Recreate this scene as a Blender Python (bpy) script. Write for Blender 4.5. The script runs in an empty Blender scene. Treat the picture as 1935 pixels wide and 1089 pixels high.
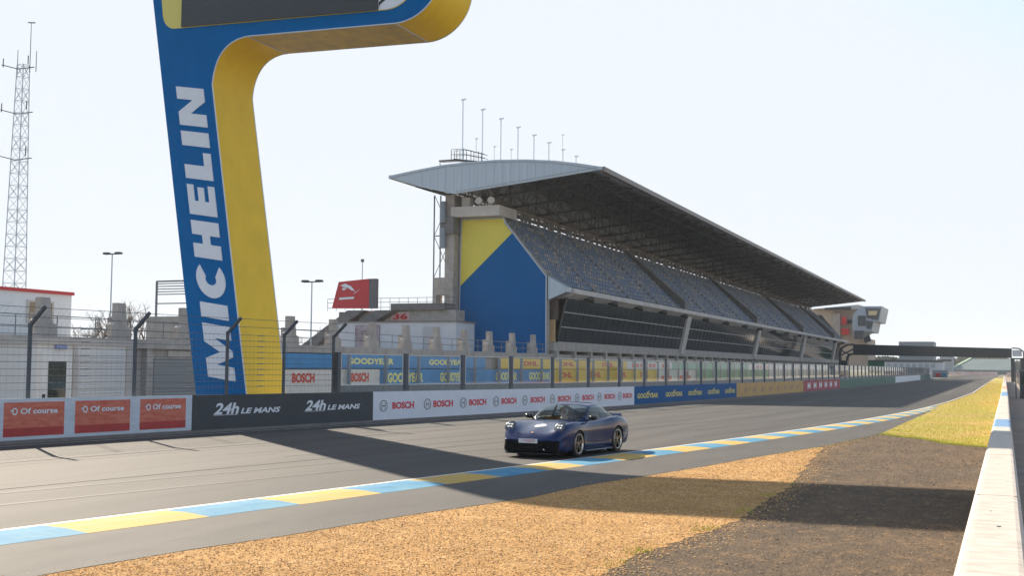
import bpy, bmesh, math, random
import numpy as np
from mathutils import Vector, Matrix
R = math.radians
rnd = random.Random(7)
sc = bpy.context.scene
COL = sc.collection
PI = math.pi

# ------------------------------------------------------------------ camera
YAW, PITCH, ROLL = R(22.5), math.atan(148.5/2240.0), R(0.47)
CAM = Vector((0, 0, 2.35))
cf = Vector((-math.sin(YAW)*math.cos(PITCH), math.cos(YAW)*math.cos(PITCH), math.sin(PITCH)))
cr0 = Vector((math.cos(YAW), math.sin(YAW), 0)); cu0 = cr0.cross(cf)
cr = cr0*math.cos(ROLL) + cu0*math.sin(ROLL); cu = cr.cross(cf)
cd = bpy.data.cameras.new('camera'); cam = bpy.data.objects.new('camera', cd); COL.objects.link(cam)
cam.matrix_world = Matrix(((cr.x, cu.x, -cf.x, CAM.x), (cr.y, cu.y, -cf.y, CAM.y), (cr.z, cu.z, -cf.z, CAM.z), (0, 0, 0, 1)))
cd.sensor_width = 36; cd.lens = 36*2240/1935.0; cd.clip_start = 0.05; cd.clip_end = 6000
sc.camera = cam

def hit(px, py, ax, v):
    """world point seen at a photo pixel, on the plane where axis ax equals v (used to measure sizes)"""
    d = cf + cr*((px-967.5)/2240) - cu*((py-544.5)/2240)
    return CAM + d*((v-CAM[ax])/d[ax])
def G(px, py, z=0.0): return hit(px, py, 2, z)

# ------------------------------------------------------------------ sky and sun
SV = Vector((1.31, -1.05, -1.0))            # direction the sunlight travels
sel = math.atan(1/math.hypot(SV.x, SV.y)); saz = math.atan2(-SV.x, -SV.y)
w = bpy.data.worlds.new('World'); sc.world = w; w.use_nodes = True
nt = w.node_tree; bg = nt.nodes['Background']
sk = nt.nodes.new('ShaderNodeTexSky'); sk.sky_type = 'NISHITA'; sk.sun_disc = False
sk.sun_elevation = sel; sk.sun_rotation = saz; sk.altitude = 50; sk.air_density = 1.0; sk.dust_density = 1.0; sk.ozone_density = 1.0
mn_ = nt.nodes.new('ShaderNodeVectorMath'); mn_.operation = 'MINIMUM'; mn_.inputs[1].default_value = (4.5, 4.55, 4.5); hs_ = nt.nodes.new('ShaderNodeHueSaturation'); hs_.inputs['Saturation'].default_value = .66; nt.links.new(sk.outputs[0], hs_.inputs['Color']); nt.links.new(hs_.outputs[0], mn_.inputs[0])
mxw = nt.nodes.new('ShaderNodeMix'); mxw.data_type = 'RGBA'; mxw.inputs[0].default_value = .27; mxw.inputs[7].default_value = (2.1, 2.95, 4.2, 1)
nt.links.new(mn_.outputs[0], mxw.inputs[6]); nt.links.new(mxw.outputs[2], bg.inputs[0]); bg.inputs[1].default_value = 0.105
sl = bpy.data.lights.new('sun', 'SUN'); sl.energy = 5.0; sl.angle = R(0.53); sl.color = (1.0, 0.87, 0.70)
so = bpy.data.objects.new('sun', sl); COL.objects.link(so); so.rotation_euler = SV.to_track_quat('-Z', 'Y').to_euler(); so.location = (-40, 30, 40)
sc.view_settings.view_transform = 'Standard'; sc.view_settings.look = 'None'; sc.view_settings.gamma = 1
sc.view_settings.use_curve_mapping = False
sc.view_settings.exposure = 1.1

# ------------------------------------------------------------------ materials
def lin(c):
    return tuple(((x/255)/12.92 if x/255 <= .04045 else ((x/255+.055)/1.055)**2.4) for x in c)
MATS = {}
def mat(name, rgb, rough=.6, metal=0, var=0.0, scale=3.0, stretch=(1, 1, 1), bump=0.0, bscale=None, spec=None, coat=0, rgb2=None, detail=6, emit=0, coords='Object'):
    if name in MATS: return MATS[name]
    m = bpy.data.materials.new(name); m.use_nodes = True; n = m.node_tree; L = n.links
    b = n.nodes['Principled BSDF']; b.inputs['Roughness'].default_value = rough; b.inputs['Metallic'].default_value = metal
    if spec is not None: b.inputs['Specular IOR Level'].default_value = spec
    if coat: b.inputs['Coat Weight'].default_value = coat; b.inputs['Coat Roughness'].default_value = .03
    b.inputs['Base Color'].default_value = (*rgb, 1)
    if emit: b.inputs['Emission Color'].default_value = (*rgb, 1); b.inputs['Emission Strength'].default_value = emit
    if var or bump or rgb2:
        tc = n.nodes.new('ShaderNodeTexCoord'); mp = n.nodes.new('ShaderNodeMapping'); mp.inputs['Scale'].default_value = stretch
        L.new(tc.outputs[coords], mp.inputs[0])
        no = n.nodes.new('ShaderNodeTexNoise'); no.inputs['Scale'].default_value = scale; no.inputs['Detail'].default_value = detail; no.inputs['Roughness'].default_value = .65
        L.new(mp.outputs[0], no.inputs[0])
        cr_ = n.nodes.new('ShaderNodeValToRGB'); e = cr_.color_ramp.elements
        e[0].position = .3; e[1].position = .7
        lo = rgb2 if rgb2 else tuple(c*(1-var) for c in rgb); hi = rgb if rgb2 else tuple(min(1, c*(1+var)) for c in rgb)
        e[0].color = (*lo, 1); e[1].color = (*hi, 1)
        L.new(no.outputs[0], cr_.inputs[0]); L.new(cr_.outputs[0], b.inputs['Base Color'])
        if bump:
            n2 = n.nodes.new('ShaderNodeTexNoise'); n2.inputs['Scale'].default_value = bscale or scale*4; n2.inputs['Detail'].default_value = 4
            L.new(mp.outputs[0], n2.inputs[0])
            bp = n.nodes.new('ShaderNodeBump'); bp.inputs['Strength'].default_value = bump; bp.inputs['Distance'].default_value = .02
            L.new(n2.outputs[0], bp.inputs['Height']); L.new(bp.outputs[0], b.inputs['Normal'])
    MATS[name] = m
    return m

def surf_mat(name, cols, scales, rough=.85, stretch=(1, 1, 1), fine=60, finevar=.35, bump=.4, bscale=40, blend=(.35, .65), bdist=.02, vor=0, spec=.15):
    """ground material: three colours mixed by big and middle noise, fine speckle on top, bump"""
    m = bpy.data.materials.new(name); m.use_nodes = True; n = m.node_tree; L = n.links
    b = n.nodes['Principled BSDF']; b.inputs['Roughness'].default_value = rough; b.inputs['Specular IOR Level'].default_value = spec
    tc = n.nodes.new('ShaderNodeTexCoord'); mp = n.nodes.new('ShaderNodeMapping'); mp.inputs['Scale'].default_value = stretch; mp.inputs['Rotation'].default_value = (0, 0, R(8) if stretch[0] != stretch[1] else 0)
    L.new(tc.outputs['Object'], mp.inputs[0])
    def noise(s, d=5, src=mp):
        q = n.nodes.new('ShaderNodeTexNoise'); q.inputs['Scale'].default_value = s; q.inputs['Detail'].default_value = d; q.inputs['Roughness'].default_value = .62
        L.new(src.outputs[0] if src is mp else src.outputs['Object'], q.inputs[0]); return q.outputs[0]
    def ramp(f, a, c):
        q = n.nodes.new('ShaderNodeMapRange'); q.inputs[1].default_value = a; q.inputs[2].default_value = c; L.new(f, q.inputs[0]); return q.outputs[0]
    def mix(f, A, B, mode='MIX'):
        q = n.nodes.new('ShaderNodeMix'); q.data_type = 'RGBA'; q.blend_type = mode
        if isinstance(f, float): q.inputs[0].default_value = f
        else: L.new(f, q.inputs[0])
        for i, c in ((6, A), (7, B)):
            if isinstance(c, tuple): q.inputs[i].default_value = (*c, 1)
            else: L.new(c, q.inputs[i])
        return q.outputs[2]
    c = mix(ramp(noise(scales[0]), *blend), cols[0], cols[1])
    if len(cols) > 2: c = mix(ramp(noise(scales[1]), .5, .75), c, cols[2])
    f = noise(fine, 3, tc); q = n.nodes.new('ShaderNodeMapRange'); q.inputs[1].default_value = .25; q.inputs[2].default_value = .75
    q.inputs[3].default_value = 1-finevar; q.inputs[4].default_value = 1+finevar; L.new(f, q.inputs[0])
    cc = n.nodes.new('ShaderNodeCombineColor')
    for i in range(3): L.new(q.outputs[0], cc.inputs[i])
    c = mix(1.0, c, cc.outputs[0], 'MULTIPLY')
    if vor:
        v = n.nodes.new('ShaderNodeTexVoronoi'); v.inputs['Scale'].default_value = vor; L.new(tc.outputs['Object'], v.inputs[0])
        hs = n.nodes.new('ShaderNodeMapRange'); hs.inputs[3].default_value = .72; hs.inputs[4].default_value = 1.28
        sp = n.nodes.new('ShaderNodeSeparateColor'); L.new(v.outputs['Color'], sp.inputs[0]); L.new(sp.outputs[0], hs.inputs[0])
        c3 = n.nodes.new('ShaderNodeCombineColor')
        for i in range(3): L.new(hs.outputs[0], c3.inputs[i])
        c = mix(1.0, c, c3.outputs[0], 'MULTIPLY')
    L.new(c, b.inputs['Base Color'])
    bp = n.nodes.new('ShaderNodeBump'); bp.inputs['Strength'].default_value = bump; bp.inputs['Distance'].default_value = bdist
    L.new(noise(bscale, 4, tc), bp.inputs['Height']); L.new(bp.outputs[0], b.inputs['Normal'])
    MATS[name] = m; return m

def glass_mat(name, rgb, alpha, rough=.02):
    m = bpy.data.materials.new(name); m.use_nodes = True; n = m.node_tree; L = n.links
    n.nodes.remove(n.nodes['Principled BSDF'])
    t = n.nodes.new('ShaderNodeBsdfTransparent'); t.inputs[0].default_value = (*rgb, 1)
    g = n.nodes.new('ShaderNodeBsdfGlossy'); g.inputs['Roughness'].default_value = rough
    lw = n.nodes.new('ShaderNodeLayerWeight'); lw.inputs[0].default_value = .5
    pw_ = n.nodes.new('ShaderNodeMath'); pw_.operation = 'POWER'; pw_.inputs[1].default_value = 4.0; L.new(lw.outputs['Facing'], pw_.inputs[0])
    ad = n.nodes.new('ShaderNodeMath'); ad.operation = 'MULTIPLY_ADD'; ad.inputs[1].default_value = .7; ad.inputs[2].default_value = alpha; ad.use_clamp = True; L.new(pw_.outputs[0], ad.inputs[0])
    mx = n.nodes.new('ShaderNodeMixShader'); L.new(ad.outputs[0], mx.inputs[0]); L.new(t.outputs[0], mx.inputs[1]); L.new(g.outputs[0], mx.inputs[2])
    L.new(mx.outputs[0], n.nodes['Material Output'].inputs[0]); MATS[name] = m; return m

ASPH = surf_mat('asphalt', [(.048, .047, .047), (.074, .071, .069), (.034, .034, .035)], (1.1, .55), spec=.18, rough=.8, stretch=(1.0, .035, 1), fine=90, finevar=.30, bump=.5, bscale=120, bdist=.006)
SHLD = surf_mat('shoulder_asphalt', [(.062, .060, .058), (.084, .081, .078), (.048, .047, .047)], (.4, 1.2), spec=.18, rough=.8, stretch=(1.0, .3, 1), fine=70, finevar=.3, bump=.5, bscale=90, bdist=.008)
PITL = surf_mat('pit_lane_asphalt', [(.11, .105, .10), (.15, .145, .135)], (.3, 1), rough=.8, fine=60, finevar=.2)
GRAV = surf_mat('gravel', [(.58, .34, .135), (.44, .25, .095), (.64, .41, .19)], (.45, 1.6), rough=.95, fine=35, finevar=.35, bump=1.0, bscale=45, bdist=.05, vor=28)
DIRT = surf_mat('dirt', [(.125, .090, .060), (.085, .064, .045), (.22, .14, .075)], (1.1, 5.0), rough=.95, stretch=(1, .45, 1), fine=24, finevar=.42, bump=1.0, bscale=30, bdist=.03, vor=40)
GRSS = surf_mat('turf', [(.34, .30, .05), (.44, .31, .12), (.28, .33, .03)], (.35, .45), rough=.95, stretch=(1, .5, 1), fine=20, finevar=.3, bump=.8, bscale=30)
LAND = surf_mat('earth', [(.20, .17, .12), (.16, .15, .09)], (.05, .3), rough=.95, fine=5, finevar=.2)
CONC = mat('concrete', (.36, .33, .30), .85, var=.22, scale=1.2, bump=.25, bscale=14)
CONCL = mat('pale_concrete', (.50, .47, .44), .85, var=.15, scale=.8, bump=.2, bscale=14)
CONCD = mat('dark_concrete', (.17, .16, .155), .85, var=.2, scale=1.2)
STEEL = mat('galvanised_steel', (.16, .18, .20), .5, .6, var=.2, scale=5)
DSTEEL = mat('dark_steel', (.045, .055, .065), .55, .3, var=.2, scale=4)
ROOFM = mat('roof_cladding', (.42, .48, .53), .45, .25, var=.08, scale=.6, stretch=(4, 1, .2))
DECKM = mat('roof_deck', (.07, .085, .10), .8, spec=.1, var=.15, scale=.5)
WHITE = mat('white_paint', (.74, .74, .73), .5, var=.06, scale=2)
OFFW = mat('dirty_white_paint', (.60, .55, .49), .8, spec=.2, rgb2=(.40, .34, .29), scale=3.5, stretch=(1, 2.6, 1), detail=10, bump=.2, bscale=40)
BLUE = mat('tower_blue', (.0, .125, .36), .6, var=.07, scale=.7, spec=.06)
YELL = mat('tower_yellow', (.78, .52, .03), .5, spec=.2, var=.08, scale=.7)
SOFF = mat('soffit_dirt_shade', (.62, .44, .08), .55, rgb2=(.36, .25, .07), scale=1.6)  # dirty tower yellow, with the shade of facing down put into the colour
LETT = mat('letter_white', (.70, .74, .80), .5, var=.03)
SCRN = mat('screen_black', (.028, .032, .036), .35, var=.25, scale=1, stretch=(.3, 1, 60))
BLACK = mat('black', (.02, .02, .022), .5)
NAVY = mat('banner_charcoal', (.030, .040, .052), .6, var=.15, scale=2)
RED = mat('red', (.55, .035, .035), .5, var=.08)
TEAL = mat('gallery_glass', (.012, .020, .024), .08, spec=.7)

# ------------------------------------------------------------------ mesh helpers
WLOC = {}
class MB:
    def __init__(s): s.v = []; s.f = []; s.m = []
    def add(s, vs, fs, mi=0):
        o = len(s.v); s.v += [tuple(p) for p in vs]; s.f += [tuple(i+o for i in f) for f in fs]; s.m += [mi]*len(fs); return s
    def box(s, a, b, mi=0):
        x0, y0, z0 = [min(p, q) for p, q in zip(a, b)]; x1, y1, z1 = [max(p, q) for p, q in zip(a, b)]
        return s.add([(x0, y0, z0), (x1, y0, z0), (x1, y1, z0), (x0, y1, z0), (x0, y0, z1), (x1, y0, z1), (x1, y1, z1), (x0, y1, z1)],
                     [(0, 3, 2, 1), (4, 5, 6, 7), (0, 1, 5, 4), (1, 2, 6, 5), (2, 3, 7, 6), (3, 0, 4, 7)], mi)
    def hexa(s, p, mi=0):
        return s.add(p, [(0, 3, 2, 1), (4, 5, 6, 7), (0, 1, 5, 4), (1, 2, 6, 5), (2, 3, 7, 6), (3, 0, 4, 7)], mi)
    def bar(s, a, b, r, n=4, r2=None, mi=0):
        a, b = Vector(a), Vector(b); d = (b-a)
        if d.length < 1e-6: return s
        d.normalize(); u = d.cross(Vector((0, 0, 1)) if abs(d.z) < .9 else Vector((1, 0, 0))).normalized(); v = d.cross(u)
        r2 = r if r2 is None else r2; vs = []
        for p, q in ((a, r), (b, r2)):
            for k in range(n):
                t = 2*PI*(k+.5)/n; vs.append(p+(u*math.cos(t)+v*math.sin(t))*q)
        fs = [(k, (k+1) % n, n+(k+1) % n, n+k) for k in range(n)] + [tuple(range(n))[::-1], tuple(range(n, 2*n))]
        return s.add(vs, fs, mi)
    def prism(s, poly, fn, a, b, mi=0):
        """poly in 2D, fn(u, v, w) gives the point, extruded from w=a to w=b"""
        n = len(poly); vs = [fn(u, v, a) for u, v in poly] + [fn(u, v, b) for u, v in poly]
        fs = [tuple(range(n))[::-1], tuple(range(n, 2*n))] + [(k, (k+1) % n, n+(k+1) % n, n+k) for k in range(n)]
        return s.add(vs, fs, mi)
    def build(s, name, mats, parent=None, smooth=False, origin=None):
        if not isinstance(mats, (list, tuple)): mats = [mats]
        V = np.array([tuple(q) for q in s.v], dtype=float)
        if parent is not None: o = WLOC[parent.name]
        elif origin is not None: o = np.array(tuple(origin), float)
        else:
            mn, mx = V.min(0), V.max(0); o = np.array([(mn[0]+mx[0])/2, (mn[1]+mx[1])/2, mn[2]])
        me = bpy.data.meshes.new(name); me.from_pydata((V-o).tolist(), [], s.f)
        for m in mats: me.materials.append(m)
        if len(mats) > 1: me.polygons.foreach_set('material_index', s.m)
        bm = bmesh.new(); bm.from_mesh(me); bmesh.ops.recalc_face_normals(bm, faces=bm.faces); bm.to_mesh(me); bm.free()
        if smooth:
            me.polygons.foreach_set('use_smooth', [True]*len(me.polygons))
        ob = bpy.data.objects.new(name, me); COL.objects.link(ob)
        WLOC[ob.name] = o
        if parent is not None: ob.parent = parent
        else: ob.location = tuple(o)
        return ob
def thing(name, loc, label, cat, group=None):
    e = bpy.data.objects.new(name, None); COL.objects.link(e); e.location = loc; e.empty_display_size = .3
    WLOC[e.name] = np.array(tuple(loc), float); tag(e, label, cat, group); return e
def tag(o, label=None, cat=None, group=None, kind=None):
    if label: o['label'] = label
    if cat: o['category'] = cat
    if group: o['group'] = group
    if kind: o['kind'] = kind
    return o
def copy_tree(o, loc, label=None, group=None):
    c = o.copy(); COL.objects.link(c); c.location = loc; WLOC[c.name] = np.array(tuple(loc), float)
    if label: c['label'] = label
    if group: c['group'] = group
    for ch in list(o.children):
        d = ch.copy(); COL.objects.link(d); d.parent = c
        for g in ch.children:
            e = g.copy(); COL.objects.link(e); e.parent = d
    return c
def text(name, s, m, parent, fn, w, h, shear=0, bold=0.0, u0=0, v0=0, spacing=1.0):
    """lettering: a text curve turned into a mesh, sized w x h and laid on a surface by fn(u, v)"""
    cu_ = bpy.data.curves.new('t', 'FONT'); cu_.body = s; cu_.offset = bold; cu_.shear = shear; cu_.resolution_u = 3; cu_.space_character = spacing
    ob = bpy.data.objects.new('t', cu_); COL.objects.link(ob)
    dg = bpy.context.evaluated_depsgraph_get(); me = bpy.data.meshes.new_from_object(ob.evaluated_get(dg))
    bpy.data.objects.remove(ob); bpy.data.curves.remove(cu_)
    n = len(me.vertices); V = np.zeros(n*3); me.vertices.foreach_get('co', V); V = V.reshape(-1, 3)
    fs = [tuple(p.vertices) for p in me.polygons]; bpy.data.meshes.remove(me)
    mn, mx = V.min(0), V.max(0)
    U = u0+(V[:, 0]-mn[0])/(mx[0]-mn[0])*w; Q = v0+(V[:, 1]-mn[1])/(mx[1]-mn[1])*h
    b = MB(); b.add([fn(a, c) for a, c in zip(U, Q)], fs)
    return b.build(name, m, parent)
def polytext(b, polys, fn):
    for p in polys: b.add([fn(u, v) for u, v in p], [tuple(range(len(p)))])
def flatmap(o, u, v):
    o, u, v = Vector(o), Vector(u), Vector(v)
    return lambda a, c: o+u*a+v*c
def struct(o): o['kind'] = 'structure'; return o
def sheet(name, poly, z, m):
    b = MB(); b.add([(p[0], p[1], z) for p in poly], [tuple(range(len(poly)))]); o = b.build(name, m, origin=(0, 0, 0))
    bm = bmesh.new(); bm.from_mesh(o.data); bmesh.ops.triangulate(bm, faces=bm.faces); 
    for f in bm.faces:
        if f.normal.z < 0: f.normal_flip()
    bm.to_mesh(o.data); bm.free()
    return o
K = .95                                      # the pit complex, measured in its own frame about the viewpoint height
def k3(x, y, z): return (x*K, y*K, max(0, 2.35+(z-2.35)*K) if z > 0 else 0)
class KB(MB):
    def build(s, *a, **k):
        s.v = [k3(*p) for p in s.v]; return MB.build(s, *a, **k)

# ------------------------------------------------------------------ ground
def interp(pts, t):
    return float(np.interp(t, [p[0] for p in pts], [p[1] for p in pts]))
WP = [(-10, -29.5), (5, -28.2), (15, -27.4), (25.7, -26.3), (33, -25.35), (42.75, -23.9), (55, -22.15), (69, -20.6), (92, -19.2), (121, -18.25), (150, -17.6), (198, -17.1), (320, -17.1), (700, -17.1)]
def wallx(y):   # smoothed pit wall line
    return sum(interp(WP, y+d) for d in (-5, -2.5, 0, 2.5, 5))/5
def wallh(y): return interp([(0, 1.38), (40, 1.28), (70, 1.2), (700, 1.12)], y)
KT = [(-25, -18.6), (0, -15.0), (12.7, -12.95), (15.5, -12.38), (19.8, -11.62), (24.4, -10.85), (29.3, -9.9), (33.2, -9.25), (37.2, -8.6), (41.5, -7.98), (45.8, -7.38), (51.4, -6.65), (59.7, -5.78), (70.6, -4.85), (80, -4.3), (95, -3.7), (132, -2.9), (277, -2.7), (368, -2.5), (700, -1)]
def kx(y): return sum(interp(KT, y+d) for d in (-3, 0, 3))/3
SH = [(-25, -14.6), (0, -11.3)] + [(p.y, p.x) for p in (G(*q) for q in [(88, 1087), (248, 1058), (450, 1027), (594, 1003.6), (775, 973.6), (1000, 941), (1098, 919), (1210, 902), (1334, 881), (1500, 853), (1557, 844), (1664, 821), (1762, 778)])]
land = MB().add([(-3000, -3000, -.02), (3000, -3000, -.02), (3000, 3000, -.02), (-3000, 3000, -.02)], [(0, 1, 2, 3)]).build('ground', LAND, origin=(0, 0, 0)); struct(land)
ys = list(np.arange(-25, 110, 2.5))+list(np.arange(110, 700, 20))
trk = MB(); vs = []; fs = []
for i, y in enumerate(ys):
    vs += [(wallx(y)-.2, y, .004), (kx(y)+.02, y, .004)]
    if i: fs.append((2*i-2, 2*i-1, 2*i+1, 2*i))
trk.add(vs, fs); struct(trk.build('race_track', ASPH, origin=(0, 0, 0)))
struct(sheet('pit_lane', [(-200, -60), (-30, -60)]+[(wallx(y)-.1, y) for y in ys if y < 420]+[(-30, 420), (-200, 420)], 0, PITL))
# asphalt shoulder behind the kerb
ysh = list(np.arange(-25, 79, 1.5)); vs = []; fs = []; er = random.Random(3)
for i, y in enumerate(ysh):
    e = interp(SH, y)+er.uniform(-.04, .04)
    vs += [(kx(y)-.05, y, .002), (max(e, kx(y)+.1), y, .002)]
    if i: fs.append((2*i-2, 2*i-1, 2*i+1, 2*i))
struct(MB().add(vs, fs).build('asphalt_shoulder', SHLD, origin=(0, 0, 0)))
# gravel bed and bare soil
GR = [G(*q) for q in [(1557, 846), (1530, 872), (1500, 915), (1474, 930), (1430, 958), (1393, 983), (1334, 1005), (1270, 1028), (1210, 1048), (1142, 1089)]]
def wob(pts, n=6, a=.06, seed=1):
    r = random.Random(seed); out = []
    for p, q in zip(pts, pts[1:]):
        for k in range(n):
            t = k/n; out.append((p[0]+(q[0]-p[0])*t+r.uniform(-a, a), p[1]+(q[1]-p[1])*t+r.uniform(-a, a)))
    return out+[tuple(pts[-1][:2])]
gr_r = wob([(p.x, p.y) for p in GR]+[(-3.2, 8), (-2.6, 0), (-1.5, -25)], 8, .07)
gpoly = [(interp(SH, y)-.3, y) for y in np.arange(-25, GR[0].y, 2)] + gr_r
struct(sheet('gravel_bed', gpoly, -.004, GRAV))
struct(sheet('soil_strip', [(-16, -25), (6, -25), (6, 420), (-2.4, 420), (-4.5, 70), (-7, 45)], -.008, DIRT))
# turf
TL = [(p.x, p.y) for p in (G(*q) for q in [(1664, 821), (1700, 826), (1750, 831), (1786, 839), (1820, 842), (1870, 846)])]
tpoly = [(kx(y)+.12, y) for y in list(np.arange(79, 400, 8))[::-1]] + [(-3.85, 72)] + [TL[0]] + wob(TL, 6, .12, 5)[1:] + [(-.1, TL[-1][1]), (-.1, 392)]
struct(sheet('turf', tpoly, .006, GRSS))
struct(sheet('service_path', [(.2, -25), (40, -25), (40, 420), (.2, 420)], .002, mat('service_ground', (.24, .19, .15), .95, var=.25, scale=.8, bump=.4, bscale=15)))
# white edge lines
def strip(name, f0, f1, y0, y1, z, m, step=2.5):
    n = int((y1-y0)/step)+1; vs = []; fs = []
    for i in range(n+1):
        y = y0+(y1-y0)*i/n; vs += [(f0(y), y, z), (f1(y), y, z)]
        if i: fs.append((2*i-2, 2*i-1, 2*i+1, 2*i))
    return struct(MB().add(vs, fs).build(name, m, origin=(0, 0, 0)))
LINE = mat('line_paint', (.62, .60, .56), .7, rgb2=(.40, .38, .35), scale=8)
strip('edge_line', lambda y: kx(y)-.12, lambda y: kx(y)+.0, -20, 400, .012, LINE)
strip('edge_line', lambda y: wallx(y)+.55, lambda y: wallx(y)+.67, -5, 420, .012, LINE)
for q0, q1 in ((.34, .36), (.67, .685)):
    strip('tar_joint', lambda y, q=q0: wallx(y)+(kx(y)-wallx(y))*q, lambda y, q=q0: wallx(y)+(kx(y)-wallx(y))*q+.035, -15, 200, .008, mat('tar', (.022, .022, .023), .95, spec=.03, rgb2=(.05, .05, .05), scale=.7))
SKID = surf_mat('skid_rubber', [(.036, .035, .036), (.060, .058, .056)], (1.2, .6), spec=.2, rough=.75, stretch=(1, .08, 1), fine=60, finevar=.3)
for q0, y0_, y1_, dr in ((-2.9, 9, 34, .9), (-4.55, 9, 34, .9), (-6.6, 26, 78, -1.2), (-8.2, 26, 78, -1.2), (-1.6, 40, 95, .4), (-3.2, 44, 95, .4)):
    strip('skid_mark', lambda y: kx(y)+q0+dr*((y-y0_)/(y1_-y0_))**2, lambda y: kx(y)+q0+.17+dr*((y-y0_)/(y1_-y0_))**2, y0_, y1_, .008, SKID)
# painted kerb: blue and yellow blocks, slanted joints
kw = lambda y: interp([(0, 1.12), (60, 1.0), (75, .75), (82, .45)], y)
kb = MB(); y = -18.9; bnd = [13.33, 15.52, 17.52, 19.65, 21.71, 23.67, 25.61, 27.26, 29.19, 31.19, 32.92, 34.85, 36.54, 38.17, 40.08, 41.7, 43.45, 44.95]
bl = [13.33-2.15*k for k in range(15, 0, -1)]+bnd+[44.95+1.68*k for k in range(1, 22)]
for i, (a, b2) in enumerate(zip(bl, bl[1:])):
    if a > 80: break
    ci = 1 if (i-15) % 2 == 0 else 0
    n = 4; p = []
    for k in range(n+1):
        t = a+(b2-a)*k/n
        p.append([(kx(t)+o*kw(t), t-o*.28, zz) for o, zz in ((0, .014), (.5, .030), (1, .005))])
    for k in range(n):
        for j in range(2):
            kb.add([p[k][j], p[k][j+1], p[k+1][j+1], p[k+1][j]], [(0, 1, 2, 3)], ci)
KBL = mat('kerb_blue', (.012, .17, .34), .8, spec=.15, rgb2=(.12, .28, .36), scale=1.3, detail=9, bump=.3, bscale=50)
KYE = mat('kerb_yellow', (.52, .31, .04), .8, spec=.15, rgb2=(.44, .33, .15), scale=1.3, detail=9, bump=.3, bscale=50)
ko = kb.build('kerb', [KBL, KYE], origin=(0, 0, 0)); struct(ko)
# dark tyre streaks on the racing line are broad thin sheets of rubbered asphalt
RUB = surf_mat('rubbered_asphalt', [(.050, .047, .045), (.068, .064, .06)], (.25, .6), rough=.65, stretch=(1, .1, 1), fine=90, finevar=.25, bump=.4, bscale=120, bdist=.006)

# gravel stones near the camera, loose clods on the soil, grass blades: uncountable
def inpoly(x, y, P):
    c = False; j = len(P)-1
    for i in range(len(P)):
        if (P[i][1] > y) != (P[j][1] > y) and x < (P[j][0]-P[i][0])*(y-P[i][1])/(P[j][1]-P[i][1])+P[i][0]: c = not c
        j = i
    return c
def stones(name, n, box, test, rng, mats, label, seed):
    r = np.random.default_rng(seed); V = []; F = []; M = []
    base = np.array([(1, 0, 0), (0, 1, 0), (-1, 0, 0), (0, -1, 0), (0, 0, .8), (0, 0, -.5)])
    fc = [(0, 1, 4), (1, 2, 4), (2, 3, 4), (3, 0, 4), (1, 0, 5), (2, 1, 5), (3, 2, 5), (0, 3, 5)]
    k = 0
    while k < n:
        y = box[2]+(box[3]-box[2])*r.random()**1.7; x = r.uniform(box[0], box[1])
        if not test(x, y): continue
        s = r.uniform(*rng)*(1+max(0, y-18)*.02); a = r.uniform(0, PI); ca, sa = math.cos(a), math.sin(a)
        q = base*np.array([s*r.uniform(.7, 1.4), s*r.uniform(.6, 1.1), s*r.uniform(.25, .6)])*(1+r.uniform(-.2, .2, (6, 1)))
        q = np.stack([q[:, 0]*ca-q[:, 1]*sa, q[:, 0]*sa+q[:, 1]*ca, q[:, 2]], 1)+np.array([x, y, s*.2])
        o = 6*k; V += q.tolist(); F += [(f[0]+o, f[1]+o, f[2]+o) for f in fc]; M += [int(r.integers(len(mats)))]*8; k += 1
    me = bpy.data.meshes.new(name); me.from_pydata(V, [], F)
    for m in mats: me.materials.append(m)
    me.polygons.foreach_set('material_index', M)
    o = bpy.data.objects.new(name, me); COL.objects.link(o); tag(o, label, 'stones', kind='stuff'); return o
gp2 = gpoly
sm = [mat('stone_orange', (.60, .35, .13), .95, spec=.1, var=.2, scale=9), mat('stone_tan', (.70, .44, .19), .95, spec=.1, var=.2, scale=9), mat('stone_pale', (.70, .52, .30), .95, spec=.1), mat('stone_brown', (.30, .16, .08), .95, spec=.1), mat('stone_amber', (.58, .32, .13), .95, spec=.1), mat('stone_rust', (.48, .26, .11), .95, spec=.1)]
stones('gravel_stones', 36000, (-12.5, -3.0, 9.5, 47), lambda x, y: inpoly(x, y, gp2) and x > interp(SH, y)+.02+.0*y, (.007, .019), sm, 'loose orange stones covering the gravel trap beside the kerb', 4)
stones('spilled_gravel', 2600, (-12.5, -2.2, 9.5, 47), lambda x, y: not inpoly(x, y, gp2) and x > interp(SH, y) and abs(x-interp([(p.y, p.x) for p in GR[::-1]], y)) < .12+abs(rnd.gauss(0, .35)), (.008, .02), sm, 'orange stones spilled from the gravel trap onto the bare soil', 14)
stones('gravel_on_asphalt', 260, (-13, -5.0, 9.5, 44), lambda x, y: interp(SH, y)-abs(rnd.gauss(0, .22)) < x < interp(SH, y), (.006, .014), sm, 'a few stray stones on the asphalt shoulder edge', 15)
dm = [mat('clod_dark', (.07, .055, .04), .95), mat('clod_brown', (.17, .13, .09), .95), mat('clod_tan', (.36, .25, .14), .95)]
stones('soil_clods', 9000, (-8, -.35, 8, 55), lambda x, y: not inpoly(x, y, gp2) and x > interp(SH, y)+.1, (.008, .02), dm, 'small dark clods and stones scattered over the bare soil', 8)
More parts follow.
